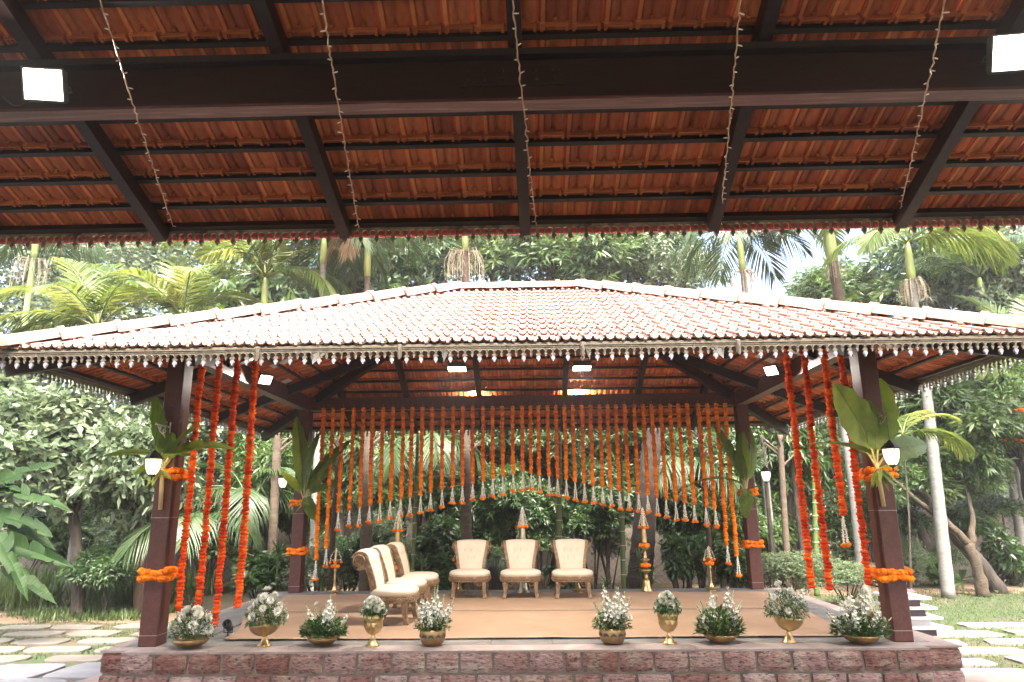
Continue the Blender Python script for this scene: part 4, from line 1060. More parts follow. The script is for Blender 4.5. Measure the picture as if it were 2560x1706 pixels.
def floodlight(c, aim, w_, h_, label, glass, watts, up, col=(1, .93, .84), size=None, group='floodlights', spot=None):
    root = thing('floodlight', label, 'floodlight', c, 0, group)
    M = frame((0, 0, 0), aim, (0, 0, 1))
    mb = MB(); mb.cbox((-.055, -w_/2, -h_/2), (-.004, w_/2, h_/2), .012, M)
    for k in range(7): mb.box((-.075, -w_*.42+w_*.84*k/6-.003, -h_*.42), (-.054, -w_*.42+w_*.84*k/6+.003, h_*.42), M)
    mb.build('housing', M_house, root)
    mb = MB(); mb.cbox((-.003, -w_/2+.011, -h_/2+.011), (.003, w_/2-.011, h_/2-.011), .002, M); mb.build('lit_glass', glass, root)
    for a, b in (((-.006, -w_/2, h_/2-.010), (.008, w_/2, h_/2)), ((-.006, -w_/2, -h_/2), (.008, w_/2, -h_/2+.010)), ((-.006, -w_/2, -h_/2+.0105), (.008, -w_/2+.010, h_/2-.0105)), ((-.006, w_/2-.010, -h_/2+.0105), (.008, w_/2, h_/2-.0105))):
        mb = MB(); mb.box(a, b, M); mb.build('bezel', M_house, root)
    mb = MB(); q = [M @ Vector((-.03, s_*(w_/2+.012), 0)) for s_ in (-1, 1)]
    u = Vector(up); mb.tube([tuple(q[0]), tuple(q[0]+u*.3), tuple(q[1]+u*.3), tuple(q[1])], .007, 5); mid = (q[0]+q[1])/2
    mb.tube([tuple(mid+u*.3), tuple(mid+u)], .012, 6); mb.build('bracket', M_house, root)
    sx_ = 1 if c[0] > 0 else -1
    mb = MB(); mb.tube([tuple(mid+Vector((sx_*(.02+.26*t), .02*t, u.z*t-.10*sin(pi*t)))) for t in [i/10 for i in range(11)]], .0042, 5); mb.build('cable', M_black, root)
    if watts:
        l = bpy.data.lights.new('flood_beam', 'AREA'); l.energy = watts; l.color = col; l.shape = 'RECTANGLE'; l.size = w_*.85; l.size_y = h_*.85
        lo = bpy.data.objects.new('flood_beam', l); COL.objects.link(lo); lo.parent = root
        lo.matrix_basis = T(M @ Vector((.012, 0, 0))) @ Vector(aim).to_track_quat('-Z', 'Y').to_matrix().to_4x4(); lo.visible_camera = False
    return root
c = dY(100, 195, -3.52); floodlight(c, (.15, -1, -.42), .24, .20, 'glaring lit floodlight on the left of the foreground beam', M_flood, 7, (0, .12, -.05), group='floodlights on the foreground beam')
c = dY(2322, 122, -3.52); floodlight(c, (-.1, -1, -.40), .22, .22, 'glaring lit floodlight on the right of the foreground beam', M_flood, 7, (0, .12, -.05), group='floodlights on the foreground beam')
c = dY(1050, 848, 1.35); floodlight(c, (.0, -.22, -.97), .24, .17, 'lit floodlight left of centre under the pavilion ceiling', M_flood2, 16, (-.04, 0, .20), group='floodlights in the pavilion')
c = dY(1337, 846, 1.35); floodlight(c, (.0, -.22, -.97), .24, .17, 'lit floodlight right of centre under the pavilion ceiling', M_flood2, 16, (.02, 0, .20), group='floodlights in the pavilion')
c = dY(610, 873, 1.9); floodlight(c, (.55, -.55, -.62), .18, .15, 'bright floodlight fixed to the left side beam of the pavilion', M_flood, 4, (-.10, 0, .03), group='floodlights in the pavilion')
c = dY(1772, 852, 1.9); floodlight(c, (-.55, -.55, -.62), .18, .15, 'bright floodlight fixed to the right side beam of the pavilion', M_flood, 4, (.10, 0, .03), group='floodlights in the pavilion')
for x, nm in ((-.75, 'left'), (.95, 'right')):
    floodlight((x, D0+.30, 3.02), (0, .12, .99), .2, .15, 'floodlight behind the back beam washing the rear eave, %s one' % nm, M_flood2, 7, (0, -.12, -.03), col=(1, .72, .36), group='floodlights behind the back beam')

# fairy-light strings under the foreground ceiling
for k, (xa, ya, xb, yb, nm) in enumerate(((235, 0, 400, 528, 'leftmost'), (742, 0, 825, 526, 'second from the left'), (1178, 0, 1232, 518, 'middle'), (1700, 0, 1655, 508, 'second from the right'), (2168, 0, 2065, 496, 'rightmost'))):
    a = dY(xa, ya, -4.3); b = dY(xb, yb, -1.83); d = a-b; rng = random.Random(60+k)
    a2 = b+d*1.35
    root = thing('fairy_light_string', '%s fairy light string hanging under the tiled ceiling' % nm, 'string lights', b, 0, 'fairy light strings under the foreground ceiling')
    n = 90; pts = []
    for i in range(n+1):
        t = i/n; q = (a2-b)*t+Vector((rng.gauss(0, .003), 0, -.03*sin(pi*t)+rng.gauss(0, .003))); pts.append(q)
    pts[-1] = Vector((a2.x-b.x, a2.y-b.y, nsl.O.z+NM*(NE_Y-a2.y)-b.z-.12)); 
    mb = MB(); mb.tube([tuple(q) for q in pts], .0036, 5); mb.tube([tuple(q+Vector((.005*sin(i*1.3), 0, .005*cos(i*1.3)))) for i, q in enumerate(pts)], .0022, 4); mb.build('wire', M_wire, root)
    mb = MB()
    for i in range(2, n, 3):
        q = pts[i]; dd = Vector((rng.choice((-1, 1))*rng.uniform(.6, 1), rng.uniform(-.3, .3), rng.uniform(-.5, .4))).normalized(); L_ = rng.uniform(.018, .032)
        mb.tube([tuple(q), tuple(q+dd*L_*.55), tuple(q+dd*L_)], [.0022, .0045, .0028], 5)
    o = mb.build('bulbs', M_bulb, root); o['kind'] = 'stuff'

# ================================================================== chairs
def chair_parts():
    """meshes of one low carved chair, facing -Y, feet at z=0"""
    P = {}
    def outline(k, n=40, ox=.290, oy=.255):            # rounded D, fuller at the front
        pts = []
        for i in range(n):
            a = 2*pi*i/n; c, s_ = cos(a), sin(a); e = 2/2.7
            x = ox*k*abs(c)**e*(1 if c > 0 else -1); y = oy*k*abs(s_)**e*(1 if s_ > 0 else -1)
            if y > 0: x *= 1-.16*(y/oy)
            pts.append((x, y))
        return pts
    mb = MB(); rows = []
    for k, z in ((1.00, .305), (1.035, .322), (1.04, .340), (1.01, .358), (.93, .374), (.78, .384), (.55, .390), (.28, .392), (.02, .393)):
        rows.append([(x, y, z) for x, y in outline(k)])
    mb.grid(rows, None, .5, True); P['cushion'] = (mb.mesh('seat_cushion', M_cushion, True), 'seat_cushion')
    mb = MB()
    for i in range(0, 40):
        a = outline(1.045)[i]; mb.lathe([(.0045, -.002), (.0045, .002)], 5, T(a[0], a[1], .308) @ RX(pi/2))
    P['piping'] = (mb.mesh('stud_trim', M_stitch), 'stud_trim')
    mb = MB(); rows = [[(x, y, z) for x, y in outline(k)] for k, z in ((.9, .226), (1.03, .228), (1.06, .236), (1.03, .246), (1.05, .254), (1.05, .284), (1.07, .292), (1.06, .304), (.95, .306))]
    mb.grid(rows, None, .5, True)
    o1 = outline(1.062, 160)
    for ph in (0, pi):
        mb.tube([(x, y, .268+.013*sin(i/160*2*pi*14+ph)) for i, (x, y) in enumerate(o1+[o1[0]])], .0065, 5)
    for i in range(0, 160, 11):
        x, y = o1[i]; mb.lathe([(.001, -.012), (.013, -.006), (.013, .006), (.001, .012)], 6, T(x, y, .268))
    P['apron'] = (mb.mesh('carved_apron', M_carved, False), 'carved_apron')
    # backrest: profile from the seat up, rolling backwards
    prof = []
    for i in range(10):
        t = i/9; prof.append((.195+.085*t**1.5, .34+.33*t, .185+.052*t**1.4))
    cy_, cz = .350, .675
    for i in range(1, 11):
        a = pi-i/10*pi*1.45
        prof.append((cy_+.068*cos(a)*1.0, cz+.068*sin(a)+.012*(1-i/10), .237+.030*min(1, i/6)))
    n = len(prof); rows_f = []; rows_b = []
    def nrm(i):
        y0, z0, _ = prof[max(i-1, 0)]; y1, z1, _ = prof[min(i+1, n-1)]; d = Vector((0, y1-y0, z1-z0)).normalized(); return Vector((0, -d.z, d.y))
    NX = 16
    for i, (y, z, hw) in enumerate(prof):
        nn = nrm(i); rf = []; rb = []
        for j in range(NX+1):
            u = -1+2*j/NX; bul = .022*(1-u**4)
            t = min(1, i/9)
            tuft = 0
            for (bu, bi) in ((-.45, 8), (0, 8), (.45, 8), (-.24, 5.2), (.24, 5.2), (-.68, 5.2), (.68, 5.2)):
                tuft += .012*math.exp(-(((u-bu)/.10)**2+((i-bi)/1.0)**2))
            q = Vector((u*hw*.93, y, z))+nn*(.028+bul-tuft); rf.append(tuple(q))
            rb.append(tuple(Vector((u*hw*.93, y, z))-nn*.030))
        rows_f.append(rf); rows_b.append(rb)
    mb = MB(); mb.grid(rows_f); mb.grid([r_[::-1] for r_ in rows_b]); mb.grid([rows_b[-1], rows_f[-1]]); mb.grid([rows_f[0], rows_b[0]])
    P['back'] = (mb.mesh('backrest', M_cushion, True), 'backrest')
    mb = MB()
    def bp(u, i):
        y, z, hw = prof[int(i)]; y2, z2, h2 = prof[min(int(i)+1, n-1)]; f = i-int(i)
        return Vector((u*(hw+(h2-hw)*f)*.93, y+(y2-y)*f, z+(z2-z)*f))+nrm(int(i))*.046
    for (a, b) in (((-.45, 8), (-.24, 5.2)), ((-.24, 5.2), (0, 8)), ((0, 8), (.24, 5.2)), ((.24, 5.2), (.45, 8)), ((-.45, 8), (-.68, 10.5)), ((.45, 8), (.68, 10.5)), ((0, 8), (-.2, 11)), ((0, 8), (.2, 11)), ((-.45, 8), (-.24, 11)), ((.45, 8), (.24, 11)), ((-.24, 5.2), (-.22, 1.5)), ((.24, 5.2), (.22, 1.5))):
        mb.tube([tuple(bp(a[0]+(b[0]-a[0])*t/5, a[1]+(b[1]-a[1])*t/5)+Vector((0, .003, 0))) for t in range(6)], .0022, 4)
    P['seam'] = (mb.mesh('tuft_seams', M_stitch), 'tuft_seams')
    P['buttons'] = [tuple(bp(u, i)+Vector((0, .006, 0))) for u, i in ((-.45, 8), (0, 8), (.45, 8), (-.24, 5.2), (.24, 5.2))]
    mb = MB(); mb.lathe([(.001, -.006), (.008, -.003), (.008, .003), (.001, .006)], 8); P['button'] = mb.mesh('tuft_button', M_button, True)
    # carved side frames with volutes
    for sx, nm in ((-1, 'l'), (1, 'r')):
        mb = MB(); rows = []
        for i, (y, z, hw) in enumerate(prof[:16]):
            nn = nrm(i); c = Vector((sx*hw, y, z)); th = .034-(.010*max(0, i-9)/6)
            rows.append([tuple(c+Vector((sx*a, 0, 0))+nn*b) for a, b in ((-.022, -th*.9), (.016, -th*.9), (.022, -th*.4), (.014, 0), (.022, th*.5), (.016, th*1.15), (-.022, th*1.15))])
        mb.grid(rows, None, .5, True); nr = len(rows[0])
        xo = sx*(prof[15][2]+.020)
        sp = []
        for k in range(30):
            a = pi*1.0-k/29*2*pi*1.75; r_ = .066*(1-k/29)**.8+.006; sp.append((xo, cy_+r_*cos(a), cz+r_*sin(a)))
        mb.tube(sp, [.013*(1-.5*k/29) for k in range(30)], 6)
        mb.lathe([(.060, -.020), (.060, .010), (.02, .014)], 20, T(xo-sx*.012, cy_, cz) @ RY(pi/2*sx))
        mb.lathe([(.012, 0), (.012, .012), (.004, .018)], 10, T(xo, cy_, cz) @ RY(pi/2*sx))
        for i in range(1, 9):       # leaf carving
            y, z, hw = prof[i]; x = sx*(hw+.018)
            mb.tube([(x, y-.018, z-.016), (x+sx*.008, y, z), (x, y+.016, z+.020)], [.003, .008, .003], 5)
        P['side'+nm] = (mb.mesh('carved_side_frame', M_carved, False), 'carved_side_frame')
    # legs
    P['legs'] = []
    for sx in (-1, 1):
        for fy in (-1, 1):
            mb = MB(); x0, y0 = sx*.215, fy*.165-.01
            pts = [(x0-sx*.01, y0-fy*.01, .245), (x0, y0, .20), (x0+sx*.006, y0+fy*.004, .13), (x0+sx*.012, y0+fy*.014, .06), (x0+sx*.026, y0+fy*.032, 0.0)]
            mb.tube(pts, [.046, .043, .036, .032, .036], 4, True, None, None, False, pi/4)
            if fy < 0:
                mb.tube([(x0-sx*.03, y0-.02, .200), (x0-sx*.055, y0-.02, .170), (x0-sx*.085, y0-.02, .172), (x0-sx*.100, y0-.02, .195), (x0-sx*.085, y0-.02, .212), (x0-sx*.072, y0-.02, .198)], .010, 6)
                mb.tube([(x0-sx*.10, y0-.02, .205), (x0-sx*.14, y0-.02, .222), (x0-sx*.17, y0-.02, .228)], [.010, .008, .005], 6)
            P['legs'].append(mb.mesh('leg', M_carved))
    return P
CP = chair_parts()
def chair(x, y, rz, label, sc=1.0):
    root = thing('carved_chair', label, 'chair', (x, y, .012), rz, 'cream carved chairs on the stage')
    root.scale = (sc, sc, sc)
    for k in ('cushion', 'apron', 'sidel', 'sider', 'piping'):
        o = obj(CP[k][1], CP[k][0], root)
        if k == 'piping': o['kind'] = 'stuff'
    b = obj('backrest', CP['back'][0], root); obj('tuft_seams', CP['seam'][0], b)
    for q in CP['buttons']: obj('tuft_button', CP['button'], b, T(q))
    for l in CP['legs']: obj('leg', l, root)
yc = 3.42
for (xa, xb), lb in (((1042, 1112), 'cream carved chair leftmost of the three facing the front'), ((1162, 1232), 'cream carved chair in the middle of the three facing the front'), ((1287, 1350), 'cream carved chair rightmost of the three facing the front')):
    p = dZ((xa+xb)/2, 1378, 0); chair(p.x, p.y+.20, 0, lb, 1.0)
for x, y, rz, lb in ((-1.50, 1.38, 1.50, 'cream carved chair nearest the viewer in the side row, scroll back in profile'), (-1.52, 2.18, 1.50, 'cream carved chair in the middle of the side row facing right'), (-1.47, 3.02, 1.52, 'cream carved chair farthest back in the side row facing right')):
    chair(x, y, rz, lb, 1.02)

# ------------------------------------------------------------------ brass lamps
def tall_lamp(x, y, label, H=1.28, seed=0, m=None):
    m = m or M_lampb; rng = random.Random(seed)
    root = thing('tall_brass_lamp', label, 'lamp', (x, y, .001), 0, 'tall brass lamps behind the chairs'); k = H/1.28
    def part(nm, prof, n=24, rf=None): 
        mb = MB(); mb.lathe([(r*k, z*k) for r, z in prof], n, None, None, rf); mb.build(nm, m, root, True)
    part('bell_base', [(.10, 0), (.098, .008), (.085, .03), (.070, .06), (.062, .10), (.060, .14), (.052, .165), (.030, .175)])
    part('lower_stem', [(.028, .174), (.036, .185), (.028, .20), (.034, .215), (.024, .23), (.024, .26), (.045, .275), (.080, .30), (.086, .312), (.080, .322), (.040, .335), (.030, .35), (.030, .43)])
    part('middle_stem', [(.03, .43), (.045, .445), (.07, .462), (.072, .472), (.05, .485), (.026, .50), (.030, .52), (.022, .53), (.030, .55), (.022, .57), (.022, .61), (.045, .63), (.068, .645), (.066, .655), (.03, .665), (.03, .70)])
    part('spire', [(.030, .70), (.044, .735), (.040, .75), (.044, .80), (.030, 1.0), (.018, 1.15), (.008, 1.25), (.002, 1.28)], 32, lambda a, z: 1+.05*cos(a*12))
    for zz, rr, nbb in ((.385, .055, 9), (.690, .062, 10)):
        mb = MB()
        for i in range(nbb):
            a = 2*pi*i/nbb; ball(mb, (rr*k*cos(a), rr*k*sin(a), zz*k), .030*k, rng, 8, 6, 1.0)
        mb.build('marigold_ring', M_orange, root)
    mj = MB(); mo = MB()
    for i in range(8):
        a = 2*pi*i/8+.2; e = Vector((.072*k*cos(a), .072*k*sin(a), .985*k)); jasmine(mj, [(0, 0, 1.27*k), (.03*k*cos(a), .03*k*sin(a), 1.16*k), e], rng, .0085, .018); ball(mo, e+Vector((0, 0, -.02)), .026*k, rng, 8, 6, .9)
    mj.build('jasmine_strands', M_jas, root); mo.build('marigold_tips', M_orange, root)
p = dZ(910, 1358, 0); tall_lamp(-2.0, 4.22, 'tall brass lamp with jasmine strands behind the side row of chairs', 1.26, 1)
tall_lamp(-.01, 4.15, 'tall pale brass lamp rising behind the middle chair', 1.31, 2, M_silver)
p = dZ(1487, 1359, 0); tall_lamp(p.x, p.y+.03, 'tall brass lamp with bell base standing free on the right', 1.27, 3)
def small_lamp(x, y, label, H=.70, seed=0):
    rng = random.Random(seed); root = thing('small_brass_lamp', label, 'oil lamp', (x, y, .001), 0, 'small brass oil lamps'); k = H/.70
    mb = MB(); mb.lathe([(r*k, z*k) for r, z in [(.075, 0), (.072, .012), (.055, .025), (.050, .034), (.10, .040), (.112, .052), (.105, .054), (.05, .046), (.042, .07), (.026, .10), (.016, .13), (.022, .145), (.014, .16)]], 24); mb.build('saucer_base', M_lampb, root, True)
    mb = MB(); mb.lathe([(r*k, z*k) for r, z in [(.013, .158), (.018, .18), (.012, .20), (.022, .225), (.014, .25), (.020, .28), (.012, .31), (.016, .335), (.026, .35), (.016, .37), (.013, .40), (.018, .43), (.016, .46)]], 16); mb.build('turned_stem', M_lampb, root, True)
    mb = MB(); mb.lathe([(r*k, z*k) for r, z in [(.016, .458), (.030, .48), (.058, .50), (.062, .512), (.055, .514), (.02, .506), (.016, .54), (.020, .57), (.012, .60), (.014, .63), (.006, .67), (.002, .70)]], 20); mb.build('oil_cup', M_lampb, root, True)
    mo = MB(); mj = MB()
    for i in range(8):
        a = 2*pi*i/8; ball(mo, (.045*k*cos(a), .045*k*sin(a), .415*k), .029*k, rng, 8, 6, .9)
    for i in range(4):
        a = 2*pi*i/4+.15; e = Vector((.085*k*cos(a), .085*k*sin(a), .475*k)); jasmine(mj, [(0, 0, .68*k), (.04*k*cos(a), .04*k*sin(a), .63*k), (.075*k*cos(a), .075*k*sin(a), .55*k), e], rng, .008, .018); ball(mo, e, .024*k, rng, 8, 6, .9)
    mo.build('marigolds', M_orange, root); mj.build('jasmine_strands', M_jas, root)
small_lamp(-2.957, 4.16, 'small brass oil lamp beside the back left column', .70, 1)
small_lamp(2.898, 4.22, 'small brass oil lamp near the back right column', .68, 2)
small_lamp(-1.0, 4.10, 'small brass oil lamp mostly hidden behind the left front-facing chair', .74, 3)
small_lamp(.83, 4.10, 'small brass oil lamp mostly hidden behind the right front-facing chair', .76, 4)

# ------------------------------------------------------------------ flower arrangements
def rose_mesh(mat_, seed):
    rng = random.Random(seed); mb = MB()
    for ring, (n, r, z, h, op) in enumerate(((3, .008, .004, .034, .25), (4, .016, 0, .033, .45), (5, .024, -.004, .030, .75), (6, .030, -.010, .026, 1.1))):
        for k in range(n):
            a = 2*pi*(k+.5*ring)/n+rng.uniform(-.15, .15); wd = 2.4*r*sin(pi/n)+.010
            c, s_ = cos(a), sin(a); P = []
            for t, f in ((0, .35), (.5, .75), (1, .9)):
                rr = .004+(r*1.0)*t**.6+op*.008*t; zz = z-.012+h*t
                P.append([(c*rr*(1-.15*abs(u))-s_*wd/2*u*(.5+.5*t if t < 1 else .75), s_*rr*(1-.15*abs(u))+c*wd/2*u*(.5+.5*t if t < 1 else .75), zz-abs(u)*.004*t) for u in (-1, -.5, 0, .5, 1)])
            mb.grid(P, None, rng.uniform(.3, .9))
    return mb.mesh('rose', mat_, True)
def mum_mesh(mat_, seed):
    rng = random.Random(seed); mb = MB()
    for n, el, L_ in ((14, .12, .040), (13, .45, .038), (11, .8, .033), (7, 1.15, .026)):
        for k in range(n):
            a = 2*pi*k/n+rng.uniform(-.1, .1); e = el+rng.uniform(-.1, .1); d = Vector((cos(a)*cos(e), sin(a)*cos(e), sin(e))); s_ = Vector((-sin(a), cos(a), 0))*.0055
            b = d*.006; m_ = d*L_*.6+Vector((0, 0, .002)); t = d*L_+Vector((0, 0, .004))
            mb.add([b-s_*.4, b+s_*.4, m_+s_, m_-s_, t], [(0, 1, 2, 3), (3, 2, 4)], None, rng.uniform(.3, 1))
    return mb.mesh('chrysanthemum', mat_)
def tuberose_mesh(L_, seed, full=1.0):
    """spike along +Z; florets open at the bottom, buds at the top"""
    rng = random.Random(seed); mb = MB(); mb.cur = .3; mats = []
    mb.tube([(0, 0, 0), (.004, 0, L_*.6), (.010, .003, L_)], [.004, .0035, .002], 5); nf0 = len(mb.f)
    k = 0; z = L_*.30; faces_bud = nf0
    buds = MB(); fl = MB()
    while z < L_:
        t = (z-L_*.3)/(L_*.7); a = k*2.4
        d = Vector((cos(a)*(1-.5*t), sin(a)*(1-.5*t), .55+.6*t)).normalized(); p = Vector((.004+.006*t, 0, z))
        if t < .62*full:
            sz = .026*(1-.35*t)
            fl.tube([tuple(p), tuple(p+d*sz*.7)], [.0035, .006], 5)
            q = p+d*sz*.7; u = d.orthogonal().normalized(); v = d.cross(u)
            for j in range(6):
                b = 2*pi*j/6+rng.uniform(-.2, .2); e = (u*cos(b)+v*sin(b)); s_ = d.cross(e)*.006; w_ = q+e*sz*.75+d*sz*rng.uniform(.1, .6)
                fl.add([q-s_*.5, q+s_*.5, (q+w_)/2+s_+d*.003, (q+w_)/2-s_+d*.003, w_], [(0, 1, 2, 3), (3, 2, 4)], None, rng.uniform(.3, 1))
        else:
            sz = .024*(1.25-t)
            buds.tube([tuple(p), tuple(p+d*sz*.6), tuple(p+d*sz)], [.003, .0055*(1.3-t*.6), .002], 5, True, None, rng.uniform(.2, .9))
        z += L_*.030; k += 1
    n1 = len(mb.f); mb.add(buds.v, buds.f); mb.t[-len(buds.v):] = buds.t if buds.v else []
    n2 = len(mb.f); mb.add(fl.v, fl.f); mb.t[-len(fl.v):] = fl.t
    me = mb.mesh('tuberose_stem', [L_bouq, M_bud, M_petal])
    idx = [0]*n1+[1]*(n2-n1)+[2]*(len(mb.f)-n2); me.polygons.foreach_set('material_index', idx); return me
ROSE = [rose_mesh(M_petal, k) for k in range(2)]; MUM = [mum_mesh(M_petal, k) for k in range(2)]; PINK = mum_mesh(M_pinkp, 9)
TUBE = [tuberose_mesh(.30, 1, 1.0), tuberose_mesh(.27, 2, 1.25), tuberose_mesh(.24, 3, .7), tuberose_mesh(.26, 4, .35)]
def foliage(nm, rx, ry, z0, z1, n, seed, ll=.05, lw=.018, spread=1.0, mat_=None):
    r = np.random.default_rng(seed); a = r.uniform(0, 2*pi, n); q = r.uniform(0, 1, n)**.5
    base = np.stack([rx*.45*q*np.cos(a), ry*.45*q*np.sin(a), np.full(n, z0)], 1)
    ring = np.stack([rx*q*np.cos(a)*spread, ry*q*np.sin(a)*spread, z0+(z1-z0)*r.uniform(.05, 1, n)*(1-.55*q**2)], 1)
    d = unit(ring-base*.6-np.array([0, 0, z0-.05])+r.normal(0, .06, (n, 3))); nn = unit(np.stack([-d[:, 0], -d[:, 1], 1.0-d[:, 2]*.3], 1)+r.normal(0, .3, (n, 3)))
    V, F, tn = leaf_small(ring-d*ll*.5, d, nn, ll*r.uniform(.7, 1.3, n), lw*r.uniform(.8, 1.3, n), np.clip(r.normal(.45, .22, n), 0, 1), sag=.15)
    return np_mesh(nm, V, F, tn, mat_ or L_bouq)
def speckle(nm, rx, ry, z0, z1, n, seed):          # baby's breath
    rng = random.Random(seed); mb = MB()
    for k in range(n):
        a = rng.uniform(0, 2*pi); q = sqrt(rng.random()); z = z0+(z1-z0)*rng.random()*(1-.5*q*q); p = Vector((rx*q*cos(a), ry*q*sin(a), z)); r = rng.uniform(.003, .0055)
        mb.add([p+Vector(v)*r for v in ((1, 0, 0), (-1, 0, 0), (0, 1, 0), (0, -1, 0), (0, 0, 1), (0, 0, -1))], [(0, 2, 4), (2, 1, 4), (1, 3, 4), (3, 0, 4), (2, 0, 5), (1, 2, 5), (3, 1, 5), (0, 3, 5)], None, rng.random())
    return mb.mesh(nm, M_petal)
def vessel(kind, root, W, H, tilt=0.0):
    """returns z of the rim; W overall cup width, H height"""
    R_ = W/2; Mt = RY(tilt)
    if kind == 'urli':
        mb = MB(); mb.lathe([(R_*.35, 0), (R_*.42, .004), (R_*.62, H*.18), (R_*.90, H*.45), (R_, H*.68), (R_*.985, H*.78), (R_*.93, H*.82), (R_*.96, H*.90), (R_*1.0, H*.96), (R_*1.02, H), (R_*.94, H*.99), (R_*.88, H*.80), (R_*.6, H*.5)], 40, Mt); mb.build('urli_bowl', M_brass, root, True)
        for s_ in (-1, 1):
            mb = MB(); mb.tube([tuple(Mt @ Vector((s_*(R_*.97+.030*sin(pi*t/8)), 0, H*.62+.035*t/8))) for t in range(9)], .005, 6); mb.build('handle', M_brass, root, True)
    elif kind == 'shallow':
        mb = MB(); mb.lathe([(R_*.30, 0), (R_*.55, H*.08), (R_*.85, H*.42), (R_, H*.82), (R_*1.0, H*.90), (R_*.96, H), (R_*.90, H*.95), (R_*.5, H*.5)], 40, Mt); mb.build('shallow_bowl', M_brass, root, True)
    elif kind == 'fluted' or kind == 'plain':
        hf = H*.44; rf = (lambda a, z: 1+.018*cos(a*22)) if kind == 'fluted' else None
        mb = MB(); mb.lathe([(R_*.46, 0), (R_*.47, .006), (R_*.40, .012), (R_*.22, hf*.55), (R_*.14, hf*.88), (R_*.13, hf)], 28); mb.build('pedestal_foot', M_gold, root, True)
        mb = MB(); mb.lathe([(R_*.13, hf), (R_*.35, hf+.006), (R_*.62, hf+(H-hf)*.22), (R_*.86, hf+(H-hf)*.52), (R_*.97, hf+(H-hf)*.85), (R_, H), (R_*.96, H), (R_*.8, hf+(H-hf)*.6)], 88 if rf else 36, T(0, 0, hf) @ Mt @ T(0, 0, -hf), None, rf); mb.build('cup', M_brass if kind == 'fluted' else M_gold, root, True)
    elif kind == 'facet':
        hf = H*.36
        mb = MB(); mb.lathe([(R_*.70, 0), (R_*.71, .006), (R_*.60, .014), (R_*.52, .022), (R_*.25, hf*.6), (R_*.16, hf*.9), (R_*.16, hf)], 28); mb.build('pedestal_foot', M_gold, root, True)
        mb = MB(); n = 12; V = []; lv = [(.16, 0), (.52, .06), (.80, .22), (.93, .42), (1.0, .64), (1.03, .86), (1.03, 1.0)]
        for i, (q, z) in enumerate(lv):
            for j in range(n):
                a = 2*pi*(j+.5*(i % 2))/n; bump = 1.0+(.05 if i in (3, 5) else 0); V.append((R_*q*bump*cos(a), R_*q*bump*sin(a), hf+(H-hf)*z))
        F = []
        for i in range(len(lv)-1):
            for j in range(n):
                j2 = (j+1) % n
                if i % 2 == 0: F += [(i*n+j, i*n+j2, (i+1)*n+j), (i*n+j2, (i+1)*n+j2, (i+1)*n+j)]
                else: F += [(i*n+j, (i+1)*n+j2, (i+1)*n+j), (i*n+j, i*n+j2, (i+1)*n+j2)]
        mb.add(V, F); mb.build('faceted_cup', M_gold, root)
    elif kind == 'lotus':
        rf = lambda a, z: 1-.035*abs(sin(a*4))**6*0-.03*(abs(cos(a*4))**10)
        mb = MB(); mb.lathe([(R_*.45, 0), (R_*.62, H*.03), (R_*.86, H*.18), (R_*.98, H*.42), (R_, H*.62), (R_*.99, H*.85), (R_*.97, H), (R_*.93, H), (R_*.92, H*.6)], 64, None, None, rf); mb.build('lobed_pot', M_brass, root, True)
        for k in range(11):                     # dark lotus cut-outs between the ribs
            a = 2*pi*(k+.25)/11; mb = MB(); Mq = RZ(a) @ T(R_*1.002, 0, H*.55) @ RY(pi/2) @ RZ(pi/2)
            def pet(an, r0, r1, wd):
                c, s_ = cos(an), sin(an); m_ = (r0+r1)/2
                return [(c*r0, s_*r0, 0), (c*m_-s_*wd, s_*m_+c*wd, .001), (c*r1, s_*r1, 0), (c*m_+s_*wd, s_*m_-c*wd, .001)]
            for an, r0, r1, wd in [(pi/2, .0, .036, .0055)]+[(pi/2+s_*q, .004, r_, .0045) for s_ in (-1, 1) for q, r_ in ((.50, .036), (.98, .036), (1.45, .036))]:
                mb.add(pet(an, r0*H/.145, r1*H/.145, wd*H/.145), [(0, 1, 2, 3)], Mq)
            mb.build('lotus_cutout', M_black, root)
    return H
